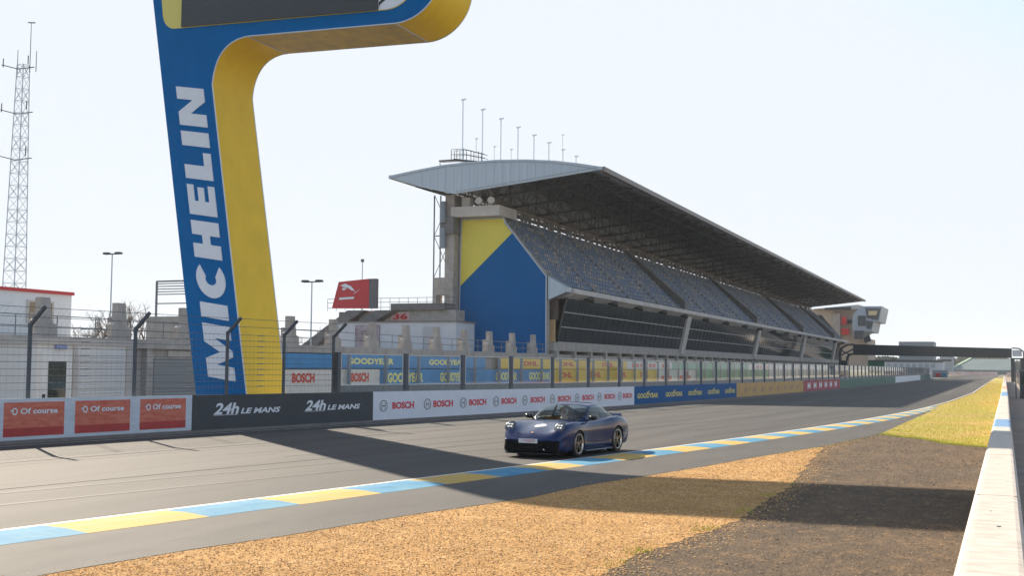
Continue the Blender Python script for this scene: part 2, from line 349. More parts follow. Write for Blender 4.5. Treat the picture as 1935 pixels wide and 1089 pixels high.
def blades(name, n, pts, hgt, mats, label, seed):
    r = np.random.default_rng(seed); V = []; F = []; M = []
    for k, (x, y) in enumerate(pts(r, n)):
        a = r.uniform(0, PI); h = r.uniform(*hgt); wd = h*.16; dx, dy = math.cos(a)*wd, math.sin(a)*wd; lx, ly = r.normal(0, h*.35, 2)
        V += [(x-dx, y-dy, 0), (x+dx, y+dy, 0), (x+lx, y+ly, h)]; F.append((3*k, 3*k+1, 3*k+2)); M.append(int(r.integers(len(mats))))
    me = bpy.data.meshes.new(name); me.from_pydata(V, [], F)
    for m in mats: me.materials.append(m)
    me.polygons.foreach_set('material_index', M)
    o = bpy.data.objects.new(name, me); COL.objects.link(o); tag(o, label, 'grass', kind='stuff'); return o
gm = [mat('blade_lime', (.40, .45, .03), .7), mat('blade_green', (.36, .44, .04), .7), mat('blade_straw', (.70, .52, .14), .8)]
def turf_pts(r, n):
    out = []
    while len(out) < n:
        y = 36+200*r.random()**1.8; x = r.uniform(-6.2, -.3)
        if inpoly(x, y, tpoly): out.append((x, y))
    return out
blades('grass', 60000, turf_pts, (.025, .06), [gm[0], gm[2], gm[2], gm[2]], 'yellow green grass strip between the track and the white barrier', 2)
def edge_pts(r, n):
    out = []
    while len(out) < n:
        p, q = GR[0], GR[-1]; i = r.integers(len(GR)-1); a, b = GR[i], GR[i+1]; t = r.random(); c = a.lerp(b, t)
        if math.sin(c.y*2.3)+math.sin(c.y*5.1+1) < .55: continue
        out.append((c.x+r.normal(0, .10)-.1, c.y+r.normal(0, .12)))
    y0 = TL[0]
    for _ in range(n*8):
        i = r.integers(len(TL)-1); t = r.random(); out.append((TL[i][0]+(TL[i+1][0]-TL[i][0])*t+r.normal(0, .1), TL[i][1]+(TL[i+1][1]-TL[i][1])*t+abs(r.normal(0, .6))-.2))
    for _ in range(n//2):
        y = r.uniform(33, 47); out.append((interp(SH, y)+abs(r.normal(0, .1)), y))
    return out
blades('grass_tufts', 700, edge_pts, (.015, .045), [gm[0], gm[1], gm[0]], 'lime green tufts sprouting along the edges of gravel and soil', 6)

# ------------------------------------------------------------------ right hand barrier
bt = thing('concrete_barrier', (0, 30, 0), 'long white concrete barrier with blue painted sections, nearest the camera at right', 'barrier')
bh = 1.15
def bar_x(y): return (interp([(0, -.31), (8, -.30), (30, -.24), (60, -.16), (130, -.05), (400, .0)], y), interp([(0, .12), (30, .14), (60, .2), (400, .5)], y))
secs = [(-3, 27.5, 'w'), (27.5, 31.8, 'b'), (31.8, 61, 'w'), (61, 72, 'b'), (72, 86, 'w'), (86, 96, 'o'), (96, 130, 'w'), (130, 260, 'g')]
bm_ = {'w': OFFW, 'b': mat('barrier_blue', (.08, .22, .42), .6, rgb2=(.16, .28, .42), scale=4), 'o': mat('barrier_orange', (.6, .25, .1), .6), 'g': CONC}
for a, b2, c in secs:
    m_ = MB(); n = max(1, int((b2-a)/2.0)); pv = None
    for k in range(n+1):
        y = a+(b2-a)*k/n; x0, x1 = bar_x(y)
        ring = [(x0-.06, y, 0), (x0, y, bh-.04), (x0+.035, y, bh-.004), (x0+.07, y, bh), (x1-.06, y, bh), (x1-.03, y, bh-.006), (x1, y, bh-.05), (x1+.06, y, 0)]
        m_.v += ring
        if k:
            o = 8*(k-1); m_.f += [(o+j, o+j+1, o+9+j, o+8+j) for j in range(7)]; m_.m += [0]*7
    m_.f += [tuple(range(8)), tuple(range(8*n, 8*n+8))]; m_.m += [0, 0]
    pb = m_.build('barrier_section', bm_[c], bt, smooth=False)
    if c == 'b': pb['label'] = 'blue painted section of the barrier'
for (x, y, r_) in [(-.055, 9.95, .018), (-.12, 11.0, .009), (.02, 14, .01), (-.1, 18, .012)]:
    b = MB(); p = [(x+math.cos(t)*r_*(1+.3*math.sin(3*t)), y+math.sin(t)*r_*2.2, bh+.002) for t in np.linspace(0, 2*PI, 11)[:-1]]
    b.add(p, [tuple(range(10))]); b.build('chip', BLACK, bt)
for y in np.arange(6.4, 92, 6.0):
    x0, x1 = bar_x(y); b = MB(); b.box((x0+.03, y-.006, bh-.01), (x1-.03, y+.006, bh+.0015)); b.build('joint', mat('joint_grey', (.10, .09, .08), .9), bt)
# catch fence behind the barrier, right of frame
ft = thing('trackside_fence', (.75, 60, 0), 'dark wire fence with steel posts running behind the white barrier', 'fence')
for y in range(46, 250, 8):
    b = MB(); b.bar((1.9+.002*y, y, 0), (1.9+.002*y, y, 2.3), .03); b.build('post', DSTEEL, ft)
b = MB()
for z in (.3, .7, 1.1, 1.5, 1.9): b.bar((1.95, 46, z), (2.4, 246, z), .008)
b.build('wire', DSTEEL, ft)

# ------------------------------------------------------------------ pit wall and banners
def W(y, z, off=0.0):
    dy = .5; dx = wallx(y+dy)-wallx(y-dy); n = Vector((2*dy, -dx, 0)).normalized()
    return Vector((wallx(y), y, z)) + n*off
pw = thing('pit_wall', (wallx(60), 60, 0), 'low concrete pit wall behind the sponsor boards along the far side of the track', 'wall')
def wallseg(name, y0, y1, z0, z1, o0, o1, m, parent, step=2.0):
    n = max(1, int(abs(y1-y0)/step)); b = MB()
    for k in range(n+1):
        y = y0+(y1-y0)*k/n; h = z1(y) if callable(z1) else z1
        b.v += [W(y, z0, o0), W(y, z0, o1), W(y, h, o1), W(y, h, o0)]
        if k:
            o = 4*(k-1)
            for j in range(4): b.f.append((o+j, o+(j+1) % 4, o+4+(j+1) % 4, o+4+j)); b.m.append(0)
    b.f += [(0, 1, 2, 3), (4*n, 4*n+1, 4*n+2, 4*n+3)]; b.m += [0, 0]
    return b.build(name, m, parent)
wallseg('wall_body', -5, 330, 0, lambda y: wallh(y)-.03, -.45, -.03, CONCL, pw)
wallseg('wall_foot', -5, 330, 0, .10, -.03, .05, CONCD, pw)
def banner(y0, y1, m, label, cat='banner', group=None, z0=.10):
    t = thing('sponsor_banner', tuple(W((y0+y1)/2, z0)), label, cat, group)
    o = wallseg('sheet', y0, y1, z0, lambda y: wallh(y)-.005, -.028, 0.0, m, t, 1.0)
    return t
GB = 'sponsor banners along the pit wall'
M_SOFW = mat('banner_pale', (.62, .68, .76), .6, rgb2=(.46, .52, .60), scale=3, stretch=(1, .5, 3))
t = banner(20.2, 33.0, M_SOFW, 'pale banner with three red pictures reading course, leftmost on the pit wall', group=GB, z0=.12)
REDP = mat('red_picture', (.52, .07, .035), .6, rgb2=(.66, .22, .15), scale=3.5, stretch=(1, .8, 3), detail=8)
REDB = mat('red_picture_foot', (.42, .035, .035), .6, var=.25, scale=5)
for a, b2 in [(20.8, 25.3), (25.74, 27.83), (28.23, 30.35), (30.76, 32.72)]:
    wallseg('red_panel', a, b2, .28, 1.20, 0, .008, REDP, t, 1.0)
    wallseg('red_panel_foot', a, b2, .22, .46, .008, .012, REDB, t, 1.0)
    wd = b2-a
    text('lettering', 'Of course', LETT, t, lambda u, v, a=a: W(a+u, v, .020), wd*.62, .17, v0=.86, u0=wd*.26, bold=.03)
    b = MB()
    for k in range(10):
        t0, t1 = k*2*PI/10, (k+1)*2*PI/10
        b.add([W(a+wd*.17+r_*math.cos(q)*.09*1.1, .94+r_*math.sin(q)*.11, .020) for q, r_ in ((t0, 1), (t1, 1), (t1, .6), (t0, .6))], [(0, 1, 2, 3)])
    b.add([W(a+wd*.10, .99, .020), W(a+wd*.15, .97, .020), W(a+wd*.15, .93, .020), W(a+wd*.10, .95, .020)], [(0, 1, 2, 3)])
    b.build('emblem', LETT, t)
t = banner(33.0, 42.9, NAVY, 'black banner with two white 24h Le Mans logos behind the tower shadow', group=GB, z0=.08)
for a, e in [(34.0, 37.42), (38.72, 42.1)]:
    wd = e-a
    text('lettering', '24h', LETT, t, lambda u, v, a=a: W(a+u, v, .008), wd*.36, .40, u0=0, v0=.60, shear=.25, bold=.03)
    text('lettering', 'LE MANS', LETT, t, lambda u, v, a=a: W(a+u, v, .008), wd*.60, .20, u0=wd*.385, v0=.60, shear=.25, bold=.035)
    b = MB(); b.add([W(a+wd*.0, .585, .008), W(a+wd*.34, .585, .008), W(a+wd*.34, .57, .008), W(a, .57, .008)], [(0, 1, 2, 3)]); b.build('underline', LETT, t)
BOSR = mat('logo_red', (.62, .03, .05), .5); BOSK = mat('logo_grey', (.10, .11, .13), .5)
t = banner(42.9, 69.3, mat('banner_white', (.66, .70, .78), .55, var=.05, scale=1.5), 'white banner with a row of red BOSCH names and round logos', group=GB, z0=.06)
for yc, ya, yb in [(43.6, 44.2, 45.75), (46.75, 47.2, 48.75), (49.6, 50.1, 51.6), (52.5, 53.0, 54.45), (55.3, 55.9, 57.4), (58.25, 58.9, 60.4), (61.2, 61.85, 63.35), (64.1, 64.8, 66.3), (67.0, 67.5, 68.9)]:
    text('lettering', 'BOSCH', BOSR, t, lambda u, v, a=ya: W(a+u, v, .008), yb-ya, .30, v0=.52, bold=.045)
    b = MB(); rr, hh = .27, .24
    for k in range(20):
        t0, t1 = k*2*PI/20, (k+1)*2*PI/20
        b.add([W(yc+r_*math.cos(q)*rr, .67+r_*math.sin(q)*hh, .008) for q, r_ in ((t0, 1), (t1, 1), (t1, .86), (t0, .86))], [(0, 1, 2, 3)])
    for dy in (-.13, .10): b.add([W(yc+dy, .52, .008), W(yc+dy+.03, .52, .008), W(yc+dy+.03, .82, .008), W(yc+dy, .82, .008)], [(0, 1, 2, 3)])
    b.add([W(yc-.13, .65, .008), W(yc+.13, .65, .008), W(yc+.13, .69, .008), W(yc-.13, .69, .008)], [(0, 1, 2, 3)])
    b.build('emblem', BOSK, t)
GYY = mat('logo_yellow', (.72, .62, .10), .5)
def wingfoot(b, f, yc, z, s):   # small winged mark in the middle of the name
    b.add([f(yc-.32*s, z), f(yc+.0, z-.07*s), f(yc+.34*s, z+.16*s), f(yc+.02, z+.05*s)], [(0, 1, 2, 3)])
t = banner(69.3, 92.3, mat('banner_blue', (.0, .09, .27), .6, spec=.08, var=.08), 'blue banner with five yellow GOODYEAR names', group=GB, z0=.06)
for a, e in [(69.8, 73.5), (75.0, 78.5), (79.8, 83.0), (84.4, 87.4), (88.9, 91.8)]:
    text('lettering', 'GOODYEAR', GYY, t, lambda u, v, a=a: W(a+u, v, .008), e-a, .30, v0=.46, bold=.03)
    b = MB(); wingfoot(b, lambda u, v: W(u, v, .012), (a+e)/2, .80, 1.0); b.build('emblem', GYY, t)
t = banner(92.3, 119.6, mat('banner_ochre', (.55, .33, .09), .6, rgb2=(.42, .26, .10), scale=1.2), 'ochre banner with a row of faint grey marks', group=GB, z0=.06)
for k in range(8):
    a = 94.5+k*3.1; b = MB(); b.add([W(a, .45, .008), W(a+1.0, .45, .008), W(a+1.3, .8, .008), W(a+.3, .8, .008)], [(0, 1, 2, 3)])
    b.build('mark', mat('mark_mauve', (.35, .22, .14), .6), t)
t = banner(119.6, 143.7, mat('banner_maroon', (.34, .03, .06), .6), 'dark red banner with a row of white marks', group=GB, z0=.06)
for k in range(6):
    a = 122+k*3.5; b = MB()
    for (p, q, r_, s_) in ((0, .35, .5, .95), (1.1, .35, 1.6, .95), (.5, .55, 1.1, .75)):
        b.add([W(a+p, q, .008), W(a+r_, q, .008), W(a+r_, s_, .008), W(a+p, s_, .008)], [(0, 1, 2, 3)])
    b.build('mark', LETT, t)
GREEN = mat('board_green', (.035, .13, .10), .6, var=.1)
banner(143.7, 213, GREEN, 'long dark green banner on the far pit wall', group=GB, z0=.06)
banner(213, 279, LETT, 'white blank banner on the far pit wall between green ones', group=GB, z0=.06)
banner(279, 318, GREEN, 'short dark green banner at the far end of the pit wall', group=GB, z0=.06)

# cranked post catch fence on the pit wall (left part)
fe = thing('catch_fence', tuple(W(33, 1.3, -.3)), 'cranked post catch fence with wire ropes on the pit wall at left', 'fence')
posts = [18.6, 22.7, 26.77, 30.76, 34.9, 37.84, 40.7]
DST2 = mat('fence_steel', (.07, .085, .11), .5, .4)
for y in posts:
    h = wallh(y); b = MB(); wx_ = .055
    c0, c1, c2 = W(y, h-.5, -.3), W(y, 3.45, -.3), W(y, 3.98, .32)
    b.bar(c0, c1, .062); b.bar(c1, c2, .062); b.bar(c1-Vector((0, 0, .06)), c1+Vector((0, 0, .06)), .066)
    b.build('post', DST2, fe)
zs = [1.55+.205*k for k in range(10)]
def sag(u): return 0
for z in zs:
    b = MB()
    for y in np.arange(14, 40.7, 1.9):
        b.bar(W(y, z, -.24), W(min(y+1.9, 40.7), z, -.24), .010)
    b.build('wire_rope', DST2, fe)
for (o, z) in ((-.02, 3.68), (.28, 3.95)):
    b = MB()
    for y in np.arange(14, 40.7, 1.9): b.bar(W(y, z, o), W(min(y+1.9, 40.7), z, o), .011)
    b.build('wire_rope', DST2, fe)
b = MB()
for y in np.arange(14, 40.7, .2): b.bar(W(y, 1.3, -.27), W(y, 3.45, -.27), .0018); b.bar(W(y, 3.45, -.27), W(y, 3.95, .28), .0018)
for z in np.arange(1.35, 3.5, .13):
    for y in np.arange(14, 40.7, 2.7): b.bar(W(y, z, -.27), W(min(y+2.7, 40.7), z, -.27), .0018)
b.build('wire_mesh', STEEL, fe)
# rope clamps seen as small thick knots
for z in zs:
    for y in (24.7, 28.6, 32.9, 36.4):
        b = MB(); b.bar(W(y, z, -.24), W(y+.3, z+.005, -.24), .024); b.build('rope_clamp', STEEL, fe)

# glazed debris fence beyond the tower
PANE = glass_mat('pane', (.93, .96, .97), .03)
gf = thing('glazed_fence', tuple(W(80, 1.2, -.25)), 'row of clear screens in steel frames on the pit wall', 'fence')
py_ = [40.9, 45.45, 49.9, 54.3, 58.7, 63.1, 67.5, 71.6, 75.7, 79.7, 83.5, 87.3, 91.1, 95, 99, 103.1]+[103.1+4.2*k for k in range(1, 52)]
for i, y in enumerate(py_):
    b = MB(); h = wallh(y)
    p = [W(y-.09, h-.3, -.32), W(y+.09, h-.3, -.32), W(y+.09, h-.3, -.16), W(y-.09, h-.3, -.16)]; q = [Vector((v.x, v.y, 2.86)) for v in p]
    b.hexa(p+q); b.build('post', DST2, gf)
for y0, y1 in zip(py_, py_[1:]):
    a, c = y0+.22, y1-.22; h = wallh(y0)
    def seg(z0, z1, o0, o1, a=a, c=c):
        return [W(a, z0, o0), W(c, z0, o0), W(c, z0, o1), W(a, z0, o1), W(a, z1, o0), W(c, z1, o0), W(c, z1, o1), W(a, z1, o1)]
    b = MB(); b.hexa(seg(h-.02, h+.26, -.26, -.22)); b.build('kick_plate', STEEL, gf)
    b = MB()
    b.hexa(seg(h+.26, h+.285, -.265, -.215)); b.hexa(seg(2.78, 2.81, -.265, -.215))
    for q in (a, c): b.bar(W(q, h+.28, -.24), W(q, 2.79, -.24), .02)
    f_ = b.build('frame', mat('pale_aluminium', (.55, .55, .55), .4, .3), gf)
    b = MB(); b.add([W(a, h+.28, -.24), W(c, h+.28, -.24), W(c, 2.79, -.24), W(a, 2.79, -.24)], [(0, 1, 2, 3)])
    b.build('pane', PANE, f_)

# ------------------------------------------------------------------ the display tower
TY, TT = 38.25, 2.7
def T2(px, py): p = hit(px, py, 1, TY); return (p.x, p.z)
bL = T2(370, 740); tL = T2(295, 0); bR = T2(465, 740); mR = T2(401, 160); i0 = T2(470, 68); i1 = T2(748, 43)
sl_ = (tL[0]-bL[0])/(tL[1]-bL[1])
xl = lambda z: bL[0]+sl_*(z-bL[1])
slr = (mR[0]-bR[0])/(mR[1]-bR[1])
xr = lambda z: bR[0]+slr*(z-bR[1])
ZT = 18.7; bz = i1[1]
arc = []
A_, B_, Cc = Vector(mR), Vector(T2(408, 78)), Vector(i0)
for k in range(15):
    t = k/14; arc.append(tuple(A_*(1-t)**2+B_*2*t*(1-t)+Cc*t*t))
rc = (ZT-bz)/2; cx_, cz_ = i1[0], bz+rc
cap = [(cx_+rc*1.02*math.sin(t), cz_-rc*math.cos(t)) for t in np.linspace(0, PI, 25)]
tlc = [(xl(ZT-1.0)+0, ZT-1.0)]
topleft = [(xl(ZT)+1.0-1.0*math.sin(t), ZT-1.0+1.0*math.cos(t)) for t in np.linspace(0, PI/2, 9)]
inner = [(xr(0), 0), (xr(.7), .7)] + arc
outline = [(xl(0), 0)] + inner + cap + topleft
dt = thing('display_tower', ((xl(0)+xr(0))/2, TY+TT/2, 0), 'tall blue and yellow leaning tower reading MICHELIN with a screen arm over the track', 'tower')
b = MB(); b.prism(outline, lambda u, v, q: (u, q, v), TY, TY+TT); b.build('tower_body', BLUE, dt)
def sidestrip(path, name, m, off=.012, inset=.0):
    b = MB(); n = len(path); vs = []
    for k in range(n):
        a = Vector(path[max(0, k-1)]); c = Vector(path[min(n-1, k+1)]); d = (c-a).normalized(); nn = Vector((d.y, -d.x))*off
        vs += [(path[k][0]+nn.x, TY+inset, path[k][1]+nn.y), (path[k][0]+nn.x, TY+TT-inset, path[k][1]+nn.y)]
    b.add(vs, [(2*k, 2*k+1, 2*k+3, 2*k+2) for k in range(n-1)]); return b.build(name, m, dt, smooth=True)
sidestrip(inner, 'side_face', YELL)
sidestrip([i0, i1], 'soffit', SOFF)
sidestrip(cap, 'end_face', YELL)
def trim(path, y):
    b = MB()
    for p, q in zip(path, path[1:]): b.bar((p[0], y, p[1]), (q[0], y, q[1]), .028, 5)
    return b.build('edge_trim', mat('trim_silver', (.55, .60, .66), .4, .3), dt)
trim([(x+.01, z) for x, z in inner]+[(x, z-.01) for x, z in cap], TY-.01)
trim([(x+.01, z) for x, z in inner]+[(x, z-.01) for x, z in cap], TY+TT)
for p in (i0, i1):
    b = MB(); b.bar((p[0], TY, p[1]-.02), (p[0], TY+TT, p[1]-.02), .03, 5); b.build('soffit_joint', MATS['trim_silver'], dt)
# screen recess
s0, s1, s2, s3 = T2(345, 52), T2(715, 20), T2(775, 0), T2(308, 0)
zt2 = ZT-.45
sb = lambda x: s0[1]+(x-s0[0])*(s1[1]-s0[1])/(s1[0]-s0[0])
xr2 = s1[0]+.35
plate = []
for t in np.linspace(0, PI/2, 8): plate.append((s3[0]+.62-.62*math.cos(t)+.02, s0[1]+.72-.72*math.sin(t)))
rr = (zt2-sb(xr2))/2
plate += [(xr2+rr*math.sin(t), sb(xr2)+rr-rr*math.cos(t)) for t in np.linspace(0, PI, 18)]
plate += [(s3[0]-.2, zt2)]
b = MB(); b.prism(plate, lambda u, v, q: (u, q, v), TY-.02, TY); b.build('screen_surround', mat('pale_yellow', (.66, .58, .14), .5), dt)
b = MB(); b.prism([(s0[0], sb(s0[0])+.02), (s1[0], sb(s1[0])+.02), (s1[0], zt2-.1), (s0[0], zt2-.1)], lambda u, v, q: (u, q, v), TY-.10, TY-.02); b.build('screen', SCRN, dt)
rp = [(s1[0]+.01, sb(s1[0])+.03)]+[(xr2+(rr-.03)*math.sin(t), sb(xr2)+rr-(rr-.03)*math.cos(t)) for t in np.linspace(0, PI, 18)]+[(s1[0]+.01, zt2-.1)]
b = MB(); b.prism(rp, lambda u, v, q: (u, q, v), TY-.035, TY-.02); b.build('logo_panel', LETT, dt)
b = MB(); ox, oz = s1[0]+.03, sb(s1[0])+.05
for P in [[(0, .02), (.05, .16), (.25, .30), (.5, .48), (.3, .42), (.12, .36), (0, .26)], [(.05, .5), (.3, .62), (.62, .72), (.4, .8), (.1, .74), (0, .6)], [(0, .95), (.5, 1.0), (.9, 1.25), (.3, 1.3), (0, 1.2)], [(.4, .3), (.8, .5), (1.1, .75), (.9, .5), (.6, .32)]]:
    b.add([(ox+u, TY-.037, oz+v) for u, v in P], [tuple(range(len(P)))])
b.build('logo_mark', BLACK, dt)
# big letters reading upwards
LT = {'M': (1.5, [[(0, 0), (.38, 0), (.38, .62), (.66, 0), (.84, 0), (1.12, .62), (1.12, 0), (1.5, 0), (1.5, 1), (.98, 1), (.75, .45), (.52, 1), (0, 1)]]),
      'I': (.42, [[(0, 0), (.42, 0), (.42, 1), (0, 1)]]),
      'H': (1.05, [[(0, 0), (.40, 0), (.40, .36), (.65, .36), (.65, 0), (1.05, 0), (1.05, 1), (.65, 1), (.65, .64), (.40, .64), (.40, 1), (0, 1)]]),
      'E': (.86, [[(0, 0), (.86, 0), (.86, .24), (.40, .24), (.40, .39), (.80, .39), (.80, .62), (.40, .62), (.40, .76), (.86, .76), (.86, 1), (0, 1)]]),
      'L': (.78, [[(0, 0), (.78, 0), (.78, .28), (.40, .28), (.40, 1), (0, 1)]]),
      'N': (1.12, [[(0, 0), (.36, 0), (.36, .56), (.74, 0), (1.12, 0), (1.12, 1), (.76, 1), (.76, .44), (.38, 1), (0, 1)]])}
Cp = [(.5+.52*math.cos(t), .5+.53*math.sin(t)) for t in np.linspace(R(42), R(318), 22)] + [(.5+.16*math.cos(t), .5+.20*math.sin(t)) for t in np.linspace(R(300), R(60), 14)]
LT['C'] = (.92, [Cp])
base0, base1 = Vector(T2(446, 722)), Vector(T2(385, 168)); cap0, cap1 = Vector(T2(394, 712)), Vector(T2(333, 163))
tot = sum(LT[c][0] for c in 'MICHELIN')+.17*7; u0 = 0
for c in 'MICHELIN':
    b = MB()
    for P in LT[c][1]:
        vs = []
        for u, v in P:
            t = (u0+u)/tot; q = base0.lerp(base1, t).lerp(cap0.lerp(cap1, t), v); vs.append((q.x, TY-.03, q.y))
        vb = [(x, TY+.0, z) for x, y, z in vs]; n = len(vs)
        bmx = bmesh.new(); a = [bmx.verts.new(p) for p in vs]; f = bmx.faces.new(a); f.normal_update(); bmesh.ops.triangulate(bmx, faces=[f])
        bmx.verts.index_update(); b.add(vs, [tuple(q.index for q in f.verts) for f in bmx.faces]); bmx.free()
        b.add(vs+vb, [(k, (k+1) % n, n+(k+1) % n, n+k) for k in range(n)])
    b.build('letter', LETT, dt); u0 += LT[c][0]+.17

# ------------------------------------------------------------------ pit building (frame "K")
pb = thing('pit_building', k3(-40, 150, 0), 'long grey concrete pit garage building with roller doors and fins on its roof', 'building')
b = KB(); b.box((-58, 25, 0), (-40.2, 338, 3.1)); b.build('wall', CONC, pb)
b = KB(); b.box((-58.2, 24.8, 3.1), (-39.8, 338.2, 3.55)); b.build('roof_slab', CONC, pb)
SHUT = mat('roller_shutter', (.22, .235, .25), .5, .3, var=.5, scale=1, stretch=(.01, .01, 12))
for k in range(7):
    y = 29.5+k*5.4
    b = KB(); b.box((-40.2, y-2.0, 0), (-40.12, y+2.0, 2.6)); d_ = b.build('roller_door', SHUT, pb)
    b = KB()
    for z in np.arange(.15, 2.6, .15): b.box((-40.12, y-1.98, z), (-40.09, y+1.98, z+.05))
    b.build('slat', SHUT, d_)
    b = KB(); b.box((-40.2, y-.9, 2.72), (-40.1, y+.9, 3.05)); b.build('name_board', CONCL, pb)
    b = KB()
    for q in (y-2.55, ): b.box((-40.2, q-.25, 0), (-39.9, q+.25, 3.1))
    b.build('pilaster', CONC, pb)
fy = [31.5, 36.5, 41.5]+[46.5+5.05*k for k in range(57)]
for y in fy:
    b = KB(); und = y > 104
    if not und:
        hh = 1.75
        b.prism([(0, 0), (1.5, 0), (1.5, .5), (1.15, .62), (.95, hh), (.35, hh), (.35, .9), (0, .7)], lambda u, v, q: (-39.9-q, y-.75+u*.9, 3.55+v), 0, .35)
        if hh: b.box((-40.6, y-.35, 3.55), (-39.95, y+.1, 4.6))
    else:
        b.prism([(0, 0), (1.4, 0), (.9, 1.0), (.5, 1.0)], lambda u, v, q: (-40.0-u, y+q, 3.55+v), -.3, .3)
        b.box((-40.3, y-.28, 2.9), (-39.5, y+.28, 3.9))
    b.build('fin', CONC, pb)
b = KB()
for z in (4.0, 4.5): b.bar((-40.3, 25, z), (-40.3, 338, z), .03)
for y in np.arange(25, 338, 2.5): b.bar((-40.3, y, 3.5), (-40.3, y, 4.5), .025)
b.build('railing', STEEL, pb)
PIL = mat('pillar_grey', (.20, .24, .28), .7)
for k in range(48):
    b = KB(); y = 66.2+4.9*k; b.box((-38.75, y-.10, 0), (-38.55, y+.10, 3.1)); b.build('pillar', PIL, pb)
# sponsor boards on the garage fronts, seen through the screens
GYB = mat('board_blue', (.03, .23, .48), .55, var=.15, scale=1); YLB = mat('board_yellow', (.80, .50, .03), .5, var=.1); WHB = mat('board_white', (.66, .62, .56), .55, var=.1)
GNB = mat('board_bright_green', (.02, .30, .15), .55, rgb2=(.10, .36, .22), scale=.6)
LYE = mat('letter_yellow', (.82, .74, .25), .5); LRE = mat('letter_red', (.62, .05, .02), .5)
def board(y0, y1, z0, z1, x, m, label, texts=(), g='sponsor boards along the pit lane'):
    t = thing('sponsor_board', k3(x, (y0+y1)/2, z0), label, 'board', g)
    b = KB(); b.box((x-.06, y0, z0), (x, y1, z1)); b.build('sheet', m, t)
    for s, a, e, m2, hz in texts:
        def fn(u, v, a=a): return k3(x+.012, a+u, v)
        text('lettering', s, m2, t, fn, e-a, hz, v0=z1-hz-.22, bold=.05)
    return t
# lower row stands on the lane edge, upper row above it
board(55, 70.7, .2, 2.08, -38.9, WHB, 'white low board with red BOSCH name beside the tower', [('BOSCH', 66.9, 69.2, LRE, .6), ('BOSCH', 60, 62.5, LRE, .6)])
board(70.75, 88, .2, 2.08, -38.9, GYB, 'blue low board with yellow GOODYEAR names behind the first screens', [('GOODYEAR', 71.8, 77.2, LYE, .7), ('GOODYEAR', 80.0, 84.6, LYE, .7)])
board(88.05, 104.2, .2, 2.08, -38.9, GYB, 'blue low board with yellow GOODYEAR names behind the third screen', [('GOODYEAR', 90.5, 95.2, LYE, .7), ('GOODYEAR', 98.0, 103.2, LYE, .7)])
board(104.25, 140, .2, 2.08, -38.9, YLB, 'yellow low board with red DHL names', [('DHL', 106, 109.5, LRE, .6), ('DHL', 115, 118.5, LRE, .6), ('DHL', 124, 127.5, LRE, .6), ('DHL', 133, 136.5, LRE, .6)])
board(140.05, 160, .2, 2.08, -38.9, WHB, 'white low board crossed by red bars', [('+', 142, 147, LRE, 1.5), ('+', 151, 157, LRE, 1.5)])
board(160.05, 215, .2, 2.08, -38.9, GNB, 'bright green low board along the far pit lane')
board(215.05, 300, .2, 2.08, -38.9, WHB, 'cream low board at the far pit lane end')
board(60, 90, 2.14, 3.05, -39.6, GYB, 'blue upper board with yellow letters above the low boards', [('GOODYEAR', 67.5, 74, LYE, .42), ('GOODYEAR', 79.5, 86, LYE, .42)])
board(93, 130, 2.14, 3.05, -39.6, YLB, 'yellow upper board with red DHL names', [('DHL', 98.5, 102, LRE, .42), ('DHL', 108, 112, LRE, .42), ('DHL', 121, 125, LRE, .42)])
board(130.05, 150, 2.14, 3.05, -39.6, WHB, 'white upper board with red squares', [('HH', 132, 136, LRE, .5), ('II', 139, 142, LRE, .5), ('H', 145, 148, LRE, .5)])
board(150.05, 200, 2.14, 3.05, -39.6, GNB, 'green upper board on the far garage fronts')
board(200.05, 300, 2.14, 3.05, -39.6, WHB, 'white upper board on the farthest garage fronts', [('II H', 206, 225, LRE, .5), ('H II', 250, 270, LRE, .5)])
for k, y in enumerate(np.arange(72, 300, 6.3)):
    if y > 93 or y < 90:
        pass
# white cabin on the roof at far left
wb = thing('white_cabin', k3(-47, 40, 3.55), 'white cabin with a red roof edge on the garage roof at far left', 'building')
b = KB(); b.box((-51, 30, 3.55), (-46, 49.5, 5.95)); b.build('wall', WHITE, wb)
b = KB(); b.box((-51.1, 29.9, 5.95), (-45.9, 49.6, 6.12)); b.build('roof_edge', RED, wb)
for a in (46.9,):
    b = KB(); b.box((-46.0, a-.55, 4.35), (-45.94, a+1.3, 5.55)); f_ = b.build('window', mat('window_frame_cream', (.55, .52, .45), .5), wb)
    b = KB(); b.box((-45.94, a-.4, 4.45), (-45.92, a+1.15, 5.45)); b.build('pane', mat('warm_pane', (.30, .20, .12), .15), f_)
b = KB(); b.box((-46.0, 41.5, 3.9), (-45.95, 43.6, 5.5)); b.build('door', mat('cabin_door', (.60, .62, .66), .5), wb)
# kiosk in the pit lane
kt = thing('lane_kiosk', (-32, 34.2, 0), 'white pit lane kiosk with a dark glass door behind the catch fence', 'kiosk')
b = MB(); b.box((-33.4, 31.75, 0), (-31, 36.7, 3.0)); b.build('wall', mat('kiosk_white', (.70, .69, .67), .5, var=.05), kt)
b = MB(); b.box((-33.5, 31.65, 3.0), (-30.9, 36.8, 3.2)); b.build('roof', CONCL, kt)
b = MB(); b.box((-31, 31.95, .1), (-30.96, 33.45, 2.75)); d_ = b.build('door', WHITE, kt)
b = MB(); b.box((-30.96, 32.3, .9), (-30.94, 33.15, 2.4)); b.build('glass', mat('dark_glass', (.015, .03, .03), .06), d_)
b = MB(); b.box((-30.96, 32.05, 1.1), (-30.91, 32.15, 1.25)); b.build('handle', BLACK, d_)
b = MB(); b.box((-31, 33.75, .9), (-30.97, 36.2, 2.65)); sh_ = b.build('shutter', mat('kiosk_panel', (.62, .62, .62), .5), kt)
b = MB()
